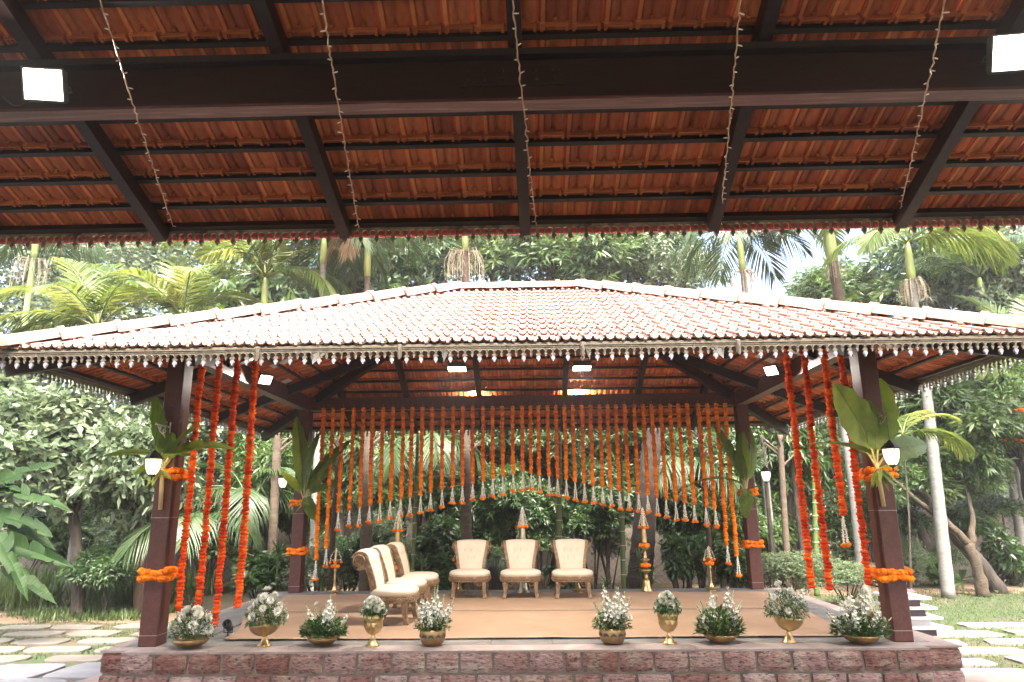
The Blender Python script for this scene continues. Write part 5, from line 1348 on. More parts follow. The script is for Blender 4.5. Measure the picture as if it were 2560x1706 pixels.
def arrangement(px_, pbot, W, H, kind, label, fl, seed, tilt=0.0, yoff=.04):
    p = onZ(px_, pbot, 0); rng = random.Random(seed)
    root = thing('flower_arrangement', label, 'flower vase', (p.x, p.y+yoff, .001), rng.uniform(-.3, .3) if kind == 'urli' else 0, 'white flower arrangements along the stage front')
    zr = vessel(kind, root, W, H, tilt)
    def put(me, nm, x, y, z, d, s_=1.0):
        q = Vector((0, 0, 1)).rotation_difference(Vector(d).normalized()).to_matrix().to_4x4()
        obj(nm, me, root, T(x, y, z) @ q @ RZ(rng.uniform(0, 6)) @ S(s_))
    rx, ry = fl['rx'], fl.get('ry', fl['rx']*.8); h = fl['h']
    obj('greenery', foliage('greenery', rx, ry, zr-.01, zr+h*fl.get('gh', .6), int(fl.get('n', 420)*1.35), seed, fl.get('ll', .05), fl.get('lw', .018)), root)
    if fl.get('breath'):
        o = obj('filler_flowers', speckle('filler_flowers', rx*1.05, ry*1.05, zr, zr+h*.95, fl['breath'], seed), root); o['kind'] = 'stuff'
    for k in range(round(fl.get('tube', 0)*.85)):
        a = rng.uniform(0, 2*pi); q = rng.uniform(.05, 1)**.7; v = fl.get('tv', (0, 1, 2, 3)); me = TUBE[v[k % len(v)]]
        dx, dy = cos(a)*q, sin(a)*q*.8
        L_ = h*(1.02-.42*q)*rng.uniform(.85, 1.08)
        put(me, 'tuberose_stem', dx*rx*.35, dy*ry*.35, zr-.03, (dx*rx*1.0, dy*ry*1.0, L_), (L_+.03)/.27*(1+.12*q))
    for k in range(fl.get('rose', 0)+fl.get('mum', 0)):
        me, nm = (ROSE[k % 2], 'white_rose') if k < fl.get('rose', 0) else (MUM[k % 2], 'white_chrysanthemum')
        n = fl.get('rose', 0)+fl.get('mum', 0); t = (k+.5)/n; a = k*2.399+seed; q = sqrt(t)
        x, y = rx*q*cos(a)*.92, ry*q*sin(a)*.92; z = zr+h*(1-.78*q**1.8)*rng.uniform(.86, 1.0)
        put(me, nm, x, y, z-.02, (x*1.6/rx, y*1.6/ry-.35, .8*(1.15-q)), fl.get('fs', 1.0)*rng.uniform(.85, 1.15))
    for (x, y, z, me, s_) in fl.get('extra', ()): put(me, 'bloom', x, y, z, (x, y-.5, .4), s_)
    # threads of stems that carry the blooms
    mb = MB()
    for k in range(10):
        a = rng.uniform(0, 6.28); q = rng.random()**.5; mb.tube([(rx*.2*q*cos(a), ry*.2*q*sin(a), zr-.03), (rx*.8*q*cos(a), ry*.8*q*sin(a), zr+h*(1-.7*q)*.85)], .0022, 4)
    mb.build('stems', L_bouq, root)
    return root
s_ = 1/264
arrangement(470, 1622, .335, .100, 'urli', 'brass urli bowl of white roses and foliage beside the front left column', dict(rx=.235, ry=.17, h=.33, gh=.75, n=650, rose=5, mum=7, tube=3, breath=260, fs=1.35, ll=.045, lw=.014), 1)
arrangement(657, 1617, .300, .205, 'fluted', 'tilted fluted goblet vase heaped with white chrysanthemums', dict(rx=.20, ry=.17, h=.34, gh=.7, n=520, mum=17, breath=320, fs=1.15), 2, -.10)
arrangement(804, 1616, .300, .100, 'urli', 'two-handled brass urli bowl with tuberose spikes and bushy greenery', dict(rx=.235, ry=.17, h=.35, gh=.52, n=620, tube=14, mum=3, ll=.065, lw=.026, fs=.9), 3)
arrangement(929, 1617, .190, .285, 'facet', 'gold faceted goblet with a ball of white roses next to the side chairs', dict(rx=.125, ry=.12, h=.20, gh=.75, n=260, rose=16, fs=.95), 4)
arrangement(1080, 1616, .250, .150, 'lotus', 'lobed brass lotus pot of leaning white tuberoses, in front of the side chairs', dict(rx=.185, ry=.15, h=.36, gh=.5, n=330, tube=16, tv=(0, 1, 0, 1, 3)), 5)
arrangement(1533, 1612, .255, .148, 'lotus', 'lobed brass lotus pot of tall budding tuberoses right of centre', dict(rx=.19, ry=.15, h=.40, gh=.42, n=420, tube=15, tv=(0, 2, 3, 1), extra=((.02, -.10, .20, PINK, .9), (.17, -.04, .24, PINK, .8))), 6)
arrangement(1675, 1611, .192, .285, 'facet', 'gold faceted goblet with loose upright white roses on the right half', dict(rx=.13, ry=.12, h=.225, gh=.8, n=320, rose=12, fs=1.0), 7)
arrangement(1805, 1609, .320, .085, 'shallow', 'dark shallow brass bowl with tuberoses and dense glossy leaves', dict(rx=.235, ry=.17, h=.44, gh=.60, n=700, tube=14, mum=4, ll=.06, lw=.024, fs=.95), 8)
arrangement(1977, 1608, .285, .235, 'plain', 'tilted gold pedestal cup overflowing with feathery foliage and small white blooms', dict(rx=.215, ry=.17, h=.36, gh=.72, n=800, mum=5, rose=2, tube=4, breath=300, ll=.042, lw=.013), 9, .12)
arrangement(2160, 1611, .335, .085, 'shallow', 'shallow brass bowl of cream tuberoses beside the front right column', dict(rx=.275, ry=.18, h=.40, gh=.55, n=700, tube=20, tv=(0, 1, 2, 1), mum=2, ll=.055, lw=.022), 10)

# ------------------------------------------------------------------ small black spotlight and the white steps
p = onZ(569, 1596, 0); sp = thing('spotlight', 'small black spotlight standing on the carpet edge at left', 'spotlight', (p.x, p.y, .012))
mb = MB(); mb.lathe([(.03, 0), (.032, .006), (.012, .01), (.010, .05)], 14); mb.tube([(-.045, 0, .10), (-.045, 0, .045), (.045, 0, .045), (.045, 0, .10)], .006, 5); mb.build('stand', M_black, sp)
mb = MB(); mb.lathe([(.030, -.06), (.036, -.05), (.036, .03), (.046, .035), (.046, .065), (.036, .066), (.034, .03)], 16, T(0, 0, .105) @ RX(radians(55))); mb.build('lamp_head', M_black, sp, True)
st = thing('wooden_steps', 'white treaded steps leaning up to the stage behind the front right column', 'steps', (4.30, .95, GZ))
for k in range(4):
    z = .36+.22*k-.0; x1 = .22-.045*k; zz = (-.02+.10*k)-GZ
    mb = MB(); mb.cbox((-.30, -.18, zz), (x1, .34, zz+.028), .004); mb.build('tread', M_white, st)
    mb = MB(); mb.box((-.26, -.10, zz-.072), (x1-.09, .30, zz-.002)); mb.build('riser', M_plum if k != 1 else M_white, st)
mb = MB(); mb.box((-.28, -.08, 0), (.06, .28, .505)); mb.build('stringer', M_plum, st)
mb = MB(); P = [[(-.25+.3*i/10, -.1+.2*j/6, .005+.03*abs(sin(i*1.1+j))*(1-abs(j-3)/4)+.025) for j in range(7)] for i in range(11)]
mb.grid(P); cl = mb.build('folded_cloth', M_cloth, None, True); cl.location = (4.24, .98, .318); tag(cl, 'crumpled pink cloth lying on the white steps', 'cloth')

# ================================================================== garden: wall, paving
wall = thing('boundary_wall', 'beige plastered garden wall behind the trees with wire mesh in front', 'wall', (0, 11.3, GZ))
mb = MB(); mb.box((-26, 0, 0), (26, .22, 1.62)); mb.build('wall_face', M_wall, wall)
mb = MB(); mb.cbox((-26, -.05, 1.621), (26, .27, 1.70), .01); mb.build('wall_cap', M_wall, wall)
for k in range(18):
    mb = MB(); mb.box((-25.5+3*k, -.07, 0), (-25.2+3*k, -.001, 1.619)); mb.build('pier', M_wall, wall)
mb = MB()
for k in range(-170, 170):
    for s_ in (-1, 1):
        x = k*.15; a = Vector((x, -.20, .02)); b = Vector((x+s_*2.0, -.20, 2.02)); d = (b-a).normalized(); q = Vector((d.z, 0, -d.x))*.0035
        mb.add([a-q, a+q, b+q, b-q], [(0, 1, 2, 3)])
o = mb.build('wire_mesh', M_steelw, wall); o['kind'] = 'stuff'
for k in range(13):
    mb = MB(); mb.tube([(-24+4*k, -.19, 0), (-24+4*k, -.19, 2.05)], .025, 6); mb.build('fence_post', M_barkr, wall)

def stone_mesh(w_, d_, seed, mat_, h=.035):
    rng = random.Random(seed); n = 14; top = []
    for i in range(n):
        a = 2*pi*i/n; c, s_ = cos(a), sin(a); e = 2/4.5
        top.append((w_/2*abs(c)**e*(1 if c > 0 else -1)*rng.uniform(.88, 1.04), d_/2*abs(s_)**e*(1 if s_ > 0 else -1)*rng.uniform(.88, 1.04)))
    mb = MB(); V = [(x, y, h-.006) for x, y in top]+[(x*.97, y*.97, h) for x, y in top]+[(x, y, -.02) for x, y in top]
    F = [tuple(range(n, 2*n))]+[(i, (i+1) % n, n+(i+1) % n, n+i) for i in range(n)]+[(2*n+i, 2*n+(i+1) % n, (i+1) % n, i) for i in range(n)]
    mb.add(V, F); return mb.mesh('paving_stone', mat_)
path = struct(bpy.data.objects.new('paved_path', None)); COL.objects.link(path); path.location = (0, 0, GZ)
STM = [stone_mesh(1, 1, k, M_stonepv) for k in range(5)]; STB = [stone_mesh(1, 1, 10+k, M_stonebl) for k in range(4)]; STL = [stone_mesh(1, 1, 20+k, M_stonelt) for k in range(4)]
rng = random.Random(77); stones = []
def add_stone(x, y, w_, d_, blue=False):
    me = rng.choice(STB if blue else STL if x < 0 else STM)
    obj('paving_stone', me, path, T(x, y, rng.uniform(-.006, .004)) @ RZ(rng.uniform(-.08, .08)+rng.choice((0, pi))) @ S(w_, d_, 1)); stones.append((x, y, w_, d_))
# left: broad slabs tinted with blue-grey shade close by, smaller stones set in grass farther back
for j, y in enumerate((-1.6, -.75, .10, .95, 1.75)):
    for i in range(8):
        x = -4.75-.98*i+(.4 if j % 2 else 0)-.10*j
        if x < -4.6: add_stone(x, y, .97, .84, True)
for j, y in enumerate((2.45, 3.05, 3.70, 4.35, 5.0)):
    for i in range(7):
        x = -4.9-.98*i-(.45 if j % 2 else 0)-.14*j; add_stone(x+rng.uniform(-.06, .06), y+rng.uniform(-.05, .05), rng.uniform(.74, .90), rng.uniform(.40, .50))
# right: white slabs near, long stones in the lawn beyond
for j, y in enumerate((-1.5, -.6, .30, 1.15)):
    for i in range(6): add_stone(4.85+1.12*i+(.5 if j % 2 else 0), y, 1.10, .88, False)
for j, y in enumerate((1.95, 2.6, 3.2, 3.85, 4.5)):
    for i in range(4):
        x = 5.05+1.45*i+(.6 if j % 2 else 0)+.22*j; add_stone(x, y+rng.uniform(-.06, .06)+.04*i, rng.uniform(1.1, 1.38), rng.uniform(.36, .46))
# hall floor under the viewer
mb = MB(); mb.box((-9.4, -13.0, -.02), (9.4, -2.0, .012)); o = mb.build('hall_floor', M_hallf, None); o.location = (0, 0, GZ); struct(o)
# bare soil beds
for nm, x0, x1, y0, y1 in (('soil_bed', 5.2, 14, 8.3, 11.2), ('soil_bed', -14, -6.2, 5.6, 6.8), ('soil_bed', -5, 5.2, 4.75, 11.2)):
    mb = MB(); r2 = random.Random(int(x0*10)); P = []
    for i in range(25):
        x = x0+(x1-x0)*i/24; P.append([(x, y0+(y1-y0)*j/8+(r2.uniform(-.15, .15) if j in (0, 8) else 0), GZ+.004+(.05*sin(pi*j/8)*r2.uniform(.5, 1.2) if 0 < j < 8 else 0)) for j in range(9)])
    mb.grid([r_[::-1] for r_ in P]); struct(mb.build(nm, M_earth, None, True))

# ------------------------------------------------------------------ grass
def grass_patch(name, label, n, pts_fn, hmin, hmax, wd, lean, seed, cat='grass', mat_=None, tb=.5):
    r = np.random.default_rng(seed); p = pts_fn(r, n); n = len(p)
    a = r.uniform(0, 2*pi, n); le = np.abs(r.normal(0, lean, n)); d = np.stack([np.cos(a)*le, np.sin(a)*le, np.ones(n)], 1)
    l = r.uniform(hmin, hmax, n); nn = np.stack([-np.cos(a), -np.sin(a), le+.2], 1)
    V, F, tn = leaf_small(p, d, nn, l, np.full(n, wd)*r.uniform(.7, 1.3, n), np.clip(r.normal(tb, .22, n), 0, 1), sag=.28, fold=.1, hw=.4)
    o = obj(name, np_mesh(name, V, F, tn, mat_ or L_grass)); o['kind'] = 'stuff'; tag(o, label, cat); return o
def clear_of_stones(P, m=.0):
    keep = np.ones(len(P), bool)
    for x, y, w_, d_ in stones: keep &= ~((abs(P[:, 0]-x) < w_*.47-m) & (abs(P[:, 1]-y) < d_*.47-m))
    return P[keep]
def rect(x0, x1, y0, y1):
    return lambda r, n: np.stack([r.uniform(x0, x1, n), r.uniform(y0, y1, n), np.full(n, GZ)], 1)
grass_patch('lawn_grass', 'short lawn grass beside the stones on the right', 42000, lambda r, n: clear_of_stones(rect(4.7, 14, 1.5, 8.6)(r, n)), .03, .075, .010, .5, 1, tb=.62)
def joints_left(r, n):
    P = clear_of_stones(rect(-12, -4.7, 2.05, 5.4)(r, n)); k = np.sin(P[:, 0]*3.1+P[:, 1]*2.0)+np.sin(P[:, 1]*5-P[:, 0])*.8+r.normal(0, .4, len(P)); return P[k > -.5]
grass_patch('joint_grass', 'grass growing in the joints of the left paving', 26000, joints_left, .03, .075, .010, .6, 2, tb=.45)
def tallg(r, n):
    c = np.stack([r.uniform(-15, -6.9, 260), r.uniform(6.9, 9.8, 260)], 1); i = r.integers(0, 260, n)
    return np.concatenate([c[i]+r.normal(0, .10, (n, 2)), np.full((n, 1), GZ)], 1)
grass_patch('tall_grass', 'tall arching grass clumps behind the left trees', 9000, tallg, .45, 1.15, .024, .45, 3)
def tallg2(r, n):
    c = np.stack([r.uniform(-9.5, -6.6, 60), r.uniform(5.6, 6.9, 60)], 1); i = r.integers(0, 60, n)
    return np.concatenate([c[i]+r.normal(0, .12, (n, 2)), np.full((n, 1), GZ)], 1)
grass_patch('weeds', 'low weedy grass round the left tree trunks', 3500, tallg2, .10, .32, .018, .6, 4)
grass_patch('verge_grass', 'rough grass at the foot of the right trees', 6000, rect(5.0, 14, 8.2, 10.6), .04, .14, .012, .6, 6, tb=.5)

# ------------------------------------------------------------------ trees
def trunk_mesh(pts, rad, limbs, mat_, seed, n=10):
    rng = random.Random(seed); mb = MB()
    def wob(pts, k):
        out = []
        for a, b in zip(pts[:-1], pts[1:]):
            a = Vector(a); b = Vector(b)
            for i in range(k): out.append(a.lerp(b, i/k)+Vector((rng.gauss(0, .015), rng.gauss(0, .015), 0))*(1 if i else .3))
        return [tuple(q) for q in out]+[tuple(pts[-1])]
    q = wob(pts, 5); rr = np.interp(np.linspace(0, 1, len(q)), np.linspace(0, 1, len(rad)), rad); mb.tube(q, [x*rng.uniform(.93, 1.07) for x in rr], n)
    for l, r0, r1 in limbs:
        q = wob(l, 4); mb.tube(q, list(np.linspace(r0, r1, len(q))), 7)
    return mb.mesh('trunk', mat_, True)
CROWN = {
 'mango': [crown_mesh('crown', 1, 1, 1, 16, 1500, 7, .150, .036, L_mango, 30+k, .55) for k in range(3)],
 'dark': [crown_mesh('crown', 1, 1, 1, 15, 1300, 7, .150, .040, L_dark, 40+k, .5, tb=.45) for k in range(3)],
 'pale': [crown_mesh('crown', 1, 1, 1, 18, 1500, 7, .115, .052, L_pale, 50+k, .15, spread=1.15) for k in range(2)],
 'fine': [crown_mesh('crown', 1, 1, 1, 18, 1500, 6, .085, .036, L_pale, 60+k, .2, (.5, 1.25)) for k in range(2)],
 'bush': [crown_mesh('crown', 1, 1, 1, 10, 520, 6, .24, .085, L_dark, 70+k, .3, tb=.5) for k in range(3)],
}
def tree(label, cx, cz, Y, rx, rz, kind, var, base=None, name='leafy_tree', cat='tree', bark=None, r0=.13, ry=None, rot=0.0, group=None, tint=None, limbs=True, fork=0):
    """cx, cz world centre of crown; trunk goes to the ground at base x"""
    bx = cx if base is None else base
    root = thing(name, label, cat, (bx, Y, GZ), 0, group); rng = random.Random(int(cx*100)+var)
    h = cz-GZ; dx = cx-bx
    lim = []
    for k in range(6 if limbs else 0):
        a = k*1.05+rng.uniform(0, .5); z0 = h-rz*rng.uniform(.55, .85); e = Vector((dx+rx*.62*cos(a), (ry or rx)*.5*sin(a), h+rz*rng.uniform(-.15, .5)))
        s_ = Vector((dx*.6, 0, max(.3, z0))); lim.append(([tuple(s_), tuple((s_+e)/2+Vector((0, 0, .12*rz))), tuple(e)], r0*.5, r0*.12))
    me = trunk_mesh([(0, 0, 0), (dx*.25, 0, h*.35), (dx*.7, 0, h*.7), (dx, 0, h+rz*.35)], [r0*1.25, r0, r0*.85, r0*.3], lim, bark or M_bark, int(abs(bx)*10)+var)
    obj('trunk', me, root)
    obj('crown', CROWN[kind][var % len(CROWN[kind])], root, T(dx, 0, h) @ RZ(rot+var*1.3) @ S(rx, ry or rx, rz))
    return root
def W(x, y, Y): return dY(x, y, Y)
# left: pale broad-leaved trees in front of the wall
p = W(150, 1035, 6.0); tree('pale green bushy tree with leaning dark trunk at far left', p.x, p.z, 6.0, 1.8, 1.75, 'pale', 0, base=-8.06, r0=.10, bark=M_bark)
p = W(318, 1085, 6.3); tree('pale leafy tree with reddish trunk just left of the front left column', p.x, p.z, 6.3, 1.3, 1.6, 'pale', 1, base=-7.1, r0=.11, bark=M_barkr)
p = W(238, 1295, 5.95); tree('small dark green sapling between the two left trunks', p.x, p.z, 5.95, .62, .55, 'dark', 0, base=-7.55, r0=.028, limbs=False, name='sapling')
p = W(20, 960, 8.2); tree('silvery green tree cut by the left edge of the picture', p.x, p.z, 8.2, 1.9, 1.7, 'pale', 1, r0=.12)
p = W(430, 1000, 9.0); tree('pale green tree seen between the front left garlands', p.x, p.z, 9.0, 1.9, 1.6, 'fine', 0, r0=.10)
# far feathery canopy above left
for k, (x, y, Y, rx, rz, kd, lb) in enumerate(((60, 640, 15, 3.0, 2.8, 'fine', 'feathery pale tree high at the far left beyond the roof'), (330, 600, 16, 3.2, 2.6, 'fine', 'airy light green tree behind the left palms'), (250, 800, 14, 3.2, 2.2, 'fine', 'fine-leaved pale tree low behind the left eave'),
        (560, 760, 15, 2.8, 3.4, 'mango', 'dense green tree behind the left palm crowns'), (830, 620, 13, 1.9, 1.9, 'dark', 'dark glossy tree left of the roof ridge'), (960, 600, 14.5, 2.0, 2.0, 'mango', 'mango tree over the left part of the ridge'),
        (1130, 560, 15.5, 2.3, 2.3, 'mango', 'tall mango tree right behind the roof ridge'), (1290, 600, 14, 2.2, 1.9, 'mango', 'mango tree over the right end of the ridge'), (1480, 590, 14.5, 2.3, 2.1, 'mango', 'light mango tree right of the ridge with drooping leaf tufts'),
        (1570, 640, 13, 1.3, 1.5, 'fine', 'small-leaved tree edging the white sky gap'), (1960, 720, 16, 2.4, 2.4, 'mango', 'green tree low behind the right palms'), (2200, 640, 14, 2.3, 2.6, 'mango', 'broad-leaved tree behind the right palm fronds'), (2345, 700, 11.5, 1.6, 2.6, 'pale', 'grey green tree at the upper right edge'))):
    p = W(x, y, Y); tree(lb, p.x, p.z, Y, rx, rz, kd, k, r0=.10, rot=k*.7)
# behind the stage: a dark wall of foliage
for k, (x, y, Y, rx, rz, kd, lb) in enumerate(((620, 1080, 8.8, 1.3, 1.5, 'mango', 'leafy tree behind the back left column'), (790, 1030, 9.6, 1.3, 1.5, 'mango', 'bright glossy tree behind the left end of the garland row'), (930, 1060, 9.2, 1.35, 1.5, 'dark', 'dark tree behind the tenth garlands left of the middle'),
        (1060, 1080, 9.8, 1.5, 1.7, 'dark', 'deep green tree behind the brown palm trunk'), (1200, 1060, 9.0, 1.5, 1.7, 'dark', 'darkest tree in the middle behind the chairs'), (1330, 1070, 9.6, 1.5, 1.6, 'dark', 'dark tree behind the right front-facing chair'),
        (1470, 1060, 9.0, 1.4, 1.7, 'dark', 'dark tree beside the thick leaning palm trunk'), (1600, 1060, 9.4, 1.4, 1.5, 'dark', 'dark tree behind the right end of the garland row'), (1700, 1000, 10.4, 1.6, 1.7, 'mango', 'green tree behind the back right column'),
        (1800, 1030, 9.4, 1.2, 1.5, 'mango', 'green tree between back right column and right garlands'), (1900, 1010, 10.2, 1.5, 1.6, 'fine', 'fine-leaved tree behind the front right garlands'), (700, 900, 12.5, 2.0, 2.2, 'mango', 'tall tree behind the left garlands'), (1000, 880, 12.8, 2.4, 2.4, 'dark', 'tall dark tree behind the back valance, left'), (1350, 880, 12.8, 2.4, 2.4, 'dark', 'tall dark tree behind the back valance, right'), (1650, 880, 12.8, 2.2, 2.2, 'mango', 'tall mango tree behind the back right eave'))):
    p = W(x, y, Y); tree(lb, p.x, p.z, Y, rx, rz, kd, k+1, r0=.075 if Y < 12 else .10, rot=k*.9, ry=rx*.8)
for k, (x, y, Y, rx, rz, kd, lb) in enumerate(((885, 1120, 7.6, .75, .8, 'mango', 'young leafy tree behind the eighth garland'), (1010, 1120, 7.7, .75, .85, 'dark', 'young dark tree above the side row of chairs'), (1110, 1000, 7.9, .8, .8, 'dark', 'dark leafy bough behind the garlands left of the middle'), (1180, 1120, 7.4, .75, .8, 'dark', 'young dark tree above the middle chair'),
        (1280, 1000, 7.9, .9, .8, 'dark', 'dark leafy bough behind the garlands right of the middle'), (1390, 1120, 7.5, .8, .8, 'dark', 'young dark tree above the right front-facing chair'), (1540, 1130, 7.4, .8, .8, 'dark', 'young dark tree right of the thick leaning trunk'), (1640, 1060, 7.6, .8, .9, 'dark', 'young dark tree behind the short garlands at right'), (1420, 980, 8.4, .9, .8, 'dark', 'dark bough under the back eave right of the middle'))):
    p = W(x, y, Y); tree(lb, p.x, p.z, Y, rx, rz, kd, k, r0=.04, rot=k*1.1, name='young_tree')
for k in range(13):
    x = -17+2.75*k; tree('%s low tree from the left in the line beyond the boundary wall' % ordinal(k+1), x, 1.7+.35*sin(k*2.1), 13.0+.5*sin(k*1.3), 1.75, 1.45, ('mango', 'dark', 'fine')[k % 3] if k > 3 else ('fine', 'pale')[k % 2], k, r0=.06, rot=k*.8, name='hedge_tree', group='low trees beyond the boundary wall')
# right: forked mango by the lawn and its neighbours
def mango_right():
    p = W(2205, 1060, 9.2); c = dZ(2262, 1372, GZ)
    root = thing('leafy_tree', 'forked mango tree with ochre trunk behind the right lawn', 'tree', (c.x, c.y, GZ))
    me = trunk_mesh([(0, 0, 0), (-.06, 0, .55), (-.10, .05, 1.05)], [.14, .105, .10], [([(-.10, .05, 1.0), (-.55, .1, 1.55), (-1.15, 0, 2.0), (-1.5, .5, 2.6)], .085, .03), ([(-.08, .05, 1.0), (.2, .3, 1.5), (.4, .7, 2.2)], .085, .03)], M_barky, 3); obj('trunk', me, root)
    me = trunk_mesh([(.65, .5, 0), (.2, .45, .75), (-.5, .3, 1.6), (-.9, .2, 2.2)], [.16, .14, .12, .06], [], M_bark, 5); obj('limb', me, root)
    for k, (dx, dy, z, rx, rz) in enumerate(((-.6, 0, 2.6, 1.5, 1.0), (.7, .2, 2.9, 1.4, 1.2), (-1.5, -.3, 2.2, 1.0, .8), (.1, -.4, 3.6, 1.6, 1.2))):
        obj('crown', CROWN['mango'][k % 3], root, T(dx, dy+1.1, z) @ RZ(k) @ S(rx, rx*.7, rz))
mango_right()
p = W(2110, 950, 10.8); tree('mango tree behind the white palm trunk on the right', p.x, p.z, 10.8, 1.9, 1.5, 'mango', 2, r0=.14, base=p.x-.8)
p = W(2330, 950, 9.8); tree('mango tree cut by the right edge', p.x, p.z, 9.8, 1.6, 1.6, 'mango', 0, r0=.14)
p = W(2060, 1100, 9.9); tree('low mango tree right of the front right column', p.x, p.z, 9.9, 1.2, 1.0, 'mango', 1, r0=.11, base=p.x+.7)
p = W(1945, 1010, 12.0); tree('distant green tree framed by the right garlands', p.x, p.z, 12.0, 1.7, 1.9, 'mango', 1, r0=.14)

# ------------------------------------------------------------------ palms
FR = {'up': [frond_mesh('frond', 2.0, radians(80), radians(50), 44, .62, .050, L_palm, 80+k, .30, hang=.18) for k in range(2)],
      'mid': [frond_mesh('frond', 2.1, radians(58), radians(95), 44, .66, .048, L_palm, 84+k, .25, hang=.35) for k in range(2)],
      'low': [frond_mesh('frond', 2.1, radians(25), radians(95), 44, .66, .044, L_palm, 88+k, .15, hang=.55) for k in range(2)],
      'dmid': [frond_mesh('frond', 2.0, radians(55), radians(100), 40, .60, .040, L_palmd, 92+k, .2, hang=.4) for k in range(2)],
      'dlow': [frond_mesh('frond', 2.0, radians(15), radians(85), 40, .70, .036, L_palmd, 96+k, .1, hang=.7, gap=.08) for k in range(2)],
      'dry': [frond_mesh('frond', 1.5, radians(-30), radians(60), 30, .5, .035, L_dry, 99, 0, hang=.9)]}
def trunk_ringed(pts, r0, r1, mat_, seed=0):
    mb = MB(); rng = random.Random(seed); a = [Vector(p) for p in pts]; n = 46; q = []; rr = []
    seg = len(a)-1
    for i in range(n+1):
        t = i/n*seg; k = min(int(t), seg-1); q.append(tuple(a[k].lerp(a[k+1], t-k))); rr.append((r0+(r1-r0)*i/n)*(1.05 if i % 3 == 0 else .985))
    mb.tube(q, rr, 12); return mb.mesh('trunk', mat_, True)
def panicle(root, at, seed, n=34, L_=.7):
    rng = random.Random(seed); mb = MB()
    for k in range(n):
        a = rng.uniform(0, 2*pi); r = rng.uniform(.15, .5)*L_; d = Vector((cos(a)*r, sin(a)*r, -rng.uniform(.2, .5)*L_)); s0 = Vector(at)
        m_ = s0+Vector((d.x*.8, d.y*.8, .02)); e = s0+Vector((d.x*1.1, d.y*1.1, d.z-rng.uniform(.2, .6)*L_)); mb.tube([tuple(s0), tuple(m_), tuple((m_+e)/2+Vector((d.x*.15, d.y*.15, .05))), tuple(e)], [.012, .007, .005, .003], 4)
        for j in range(3):
            b = m_.lerp(e, rng.random()); f = b+Vector((rng.uniform(-.15, .15), rng.uniform(-.15, .15), -rng.uniform(.1, .35)))*L_; mb.tube([tuple(b), tuple(f)], [.004, .002], 3)
    mb.build('seed_panicle', M_seed, root)
def palm(label, base, top, fronds, r0=.09, r1=.07, mat_=None, shaft=.7, pan=0, seed=0, name='palm_tree', sc=1.0):
    bx, by = base; tx, ty, tz = top
    root = thing(name, label, 'palm', (bx, by, GZ)); rng = random.Random(seed)
    tp = Vector((tx-bx, ty-by, tz-GZ))
    me = trunk_ringed([(0, 0, 0), tuple(tp*.5+Vector((.04, 0, 0))), tuple(tp*(1-shaft*.9/tp.length) if shaft else tp)], r0, r1, mat_ or M_palmw, seed); obj('trunk', me, root)
    if shaft:
        mb = MB(); d = tp.normalized(); mb.tube([tuple(tp-d*shaft), tuple(tp-d*shaft*.8), tuple(tp-d*shaft*.3), tuple(tp+d*.1)], [r1*1.02, r1*1.25, r1*1.05, r1*.5], 12); mb.build('crownshaft', M_shaft, root, True)
    for az, kd, s_ in fronds:
        me = rng.choice(FR[kd]); obj('frond', me, root, T(tp) @ RZ(radians(az)+rng.uniform(-.1, .1)) @ RY(rng.uniform(-.1, .1)) @ RX(rng.uniform(-.25, .25)) @ S(s_*sc*rng.uniform(.93, 1.05)))
    if pan: panicle(root, tp-tp.normalized()*shaft, seed, 34, pan)
    return root
ring = lambda n, kd, s_=1.0, a0=0: [(a0+360*k/n, kd, s_) for k in range(n)]
def P3(x, y, Y): p = W(x, y, Y); return (p.x, Y, p.z)
# above the roof, left
t = P3(225, 755, 7.6); palm('short yellow-green palm rising behind the left hip of the roof', (t[0]+.1, 7.6), t, [(150, 'up', .95), (100, 'up', .9), (185, 'mid', 1.0), (60, 'up', .8), (170, 'low', .95), (20, 'mid', .85), (205, 'low', 1.0), (270, 'mid', .8), (330, 'mid', .8), (120, 'up', 1.0), (140, 'mid', 1.0)], shaft=.5, seed=1, sc=1.25)
t = P3(420, 735, 7.9); palm('yellow-green palm behind the middle of the left hip', (t[0], 7.9), t, [(120, 'up', .85), (160, 'mid', .85), (70, 'up', .75), (30, 'mid', .8), (190, 'mid', .8), (0, 'low', .75), (300, 'mid', .8), (240, 'mid', .8)], shaft=.5, seed=2, sc=1.25)
t = P3(610, 640, 9.0); palm('large palm with arching fronds left of the ridge', (t[0]+.3, 9.0), t, [(160, 'mid', 1.15), (130, 'up', 1.1), (95, 'up', 1.1), (40, 'mid', 1.1), (15, 'low', 1.0), (195, 'mid', 1.1), (215, 'low', 1.0), (300, 'mid', 1.1), (340, 'low', 1.0), (260, 'mid', 1.0)], shaft=.8, seed=3, sc=1.15)
t = P3(745, 540, 8.6); palm('palm whose fronds hang from under the foreground eave left of the ridge', (t[0]+.15, 8.6), t, ring(9, 'dlow', 1.0)+[(30, 'mid', 1), (150, 'mid', 1)], shaft=.8, seed=4)
t = P3(88, 520, 10.5); palm('slim green palm trunk with hanging seed strands at upper left', (t[0]+.1, 10.5), t, ring(7, 'dlow', 1.0), mat_=M_shaft, shaft=1.0, pan=.95, seed=5)
t = P3(845, 500, 8.8); palm('palm trunk with a dry hanging frond left of the ridge', (W(838, 1360, 8.8).x, 8.8), t, ring(8, 'dlow', 1.0)+[(200, 'dry', 1.1), (250, 'dry', 1.0)], r0=.11, mat_=M_palmb, shaft=1.6, seed=6)
t = P3(1068, 470, 9.4); palm('palm with pale hanging seed panicle behind the ridge', (W(1075, 1350, 9.4).x, 9.4), t, ring(8, 'dlow', .95), r0=.13, mat_=M_palmb, shaft=1.3, pan=1.0, seed=7)
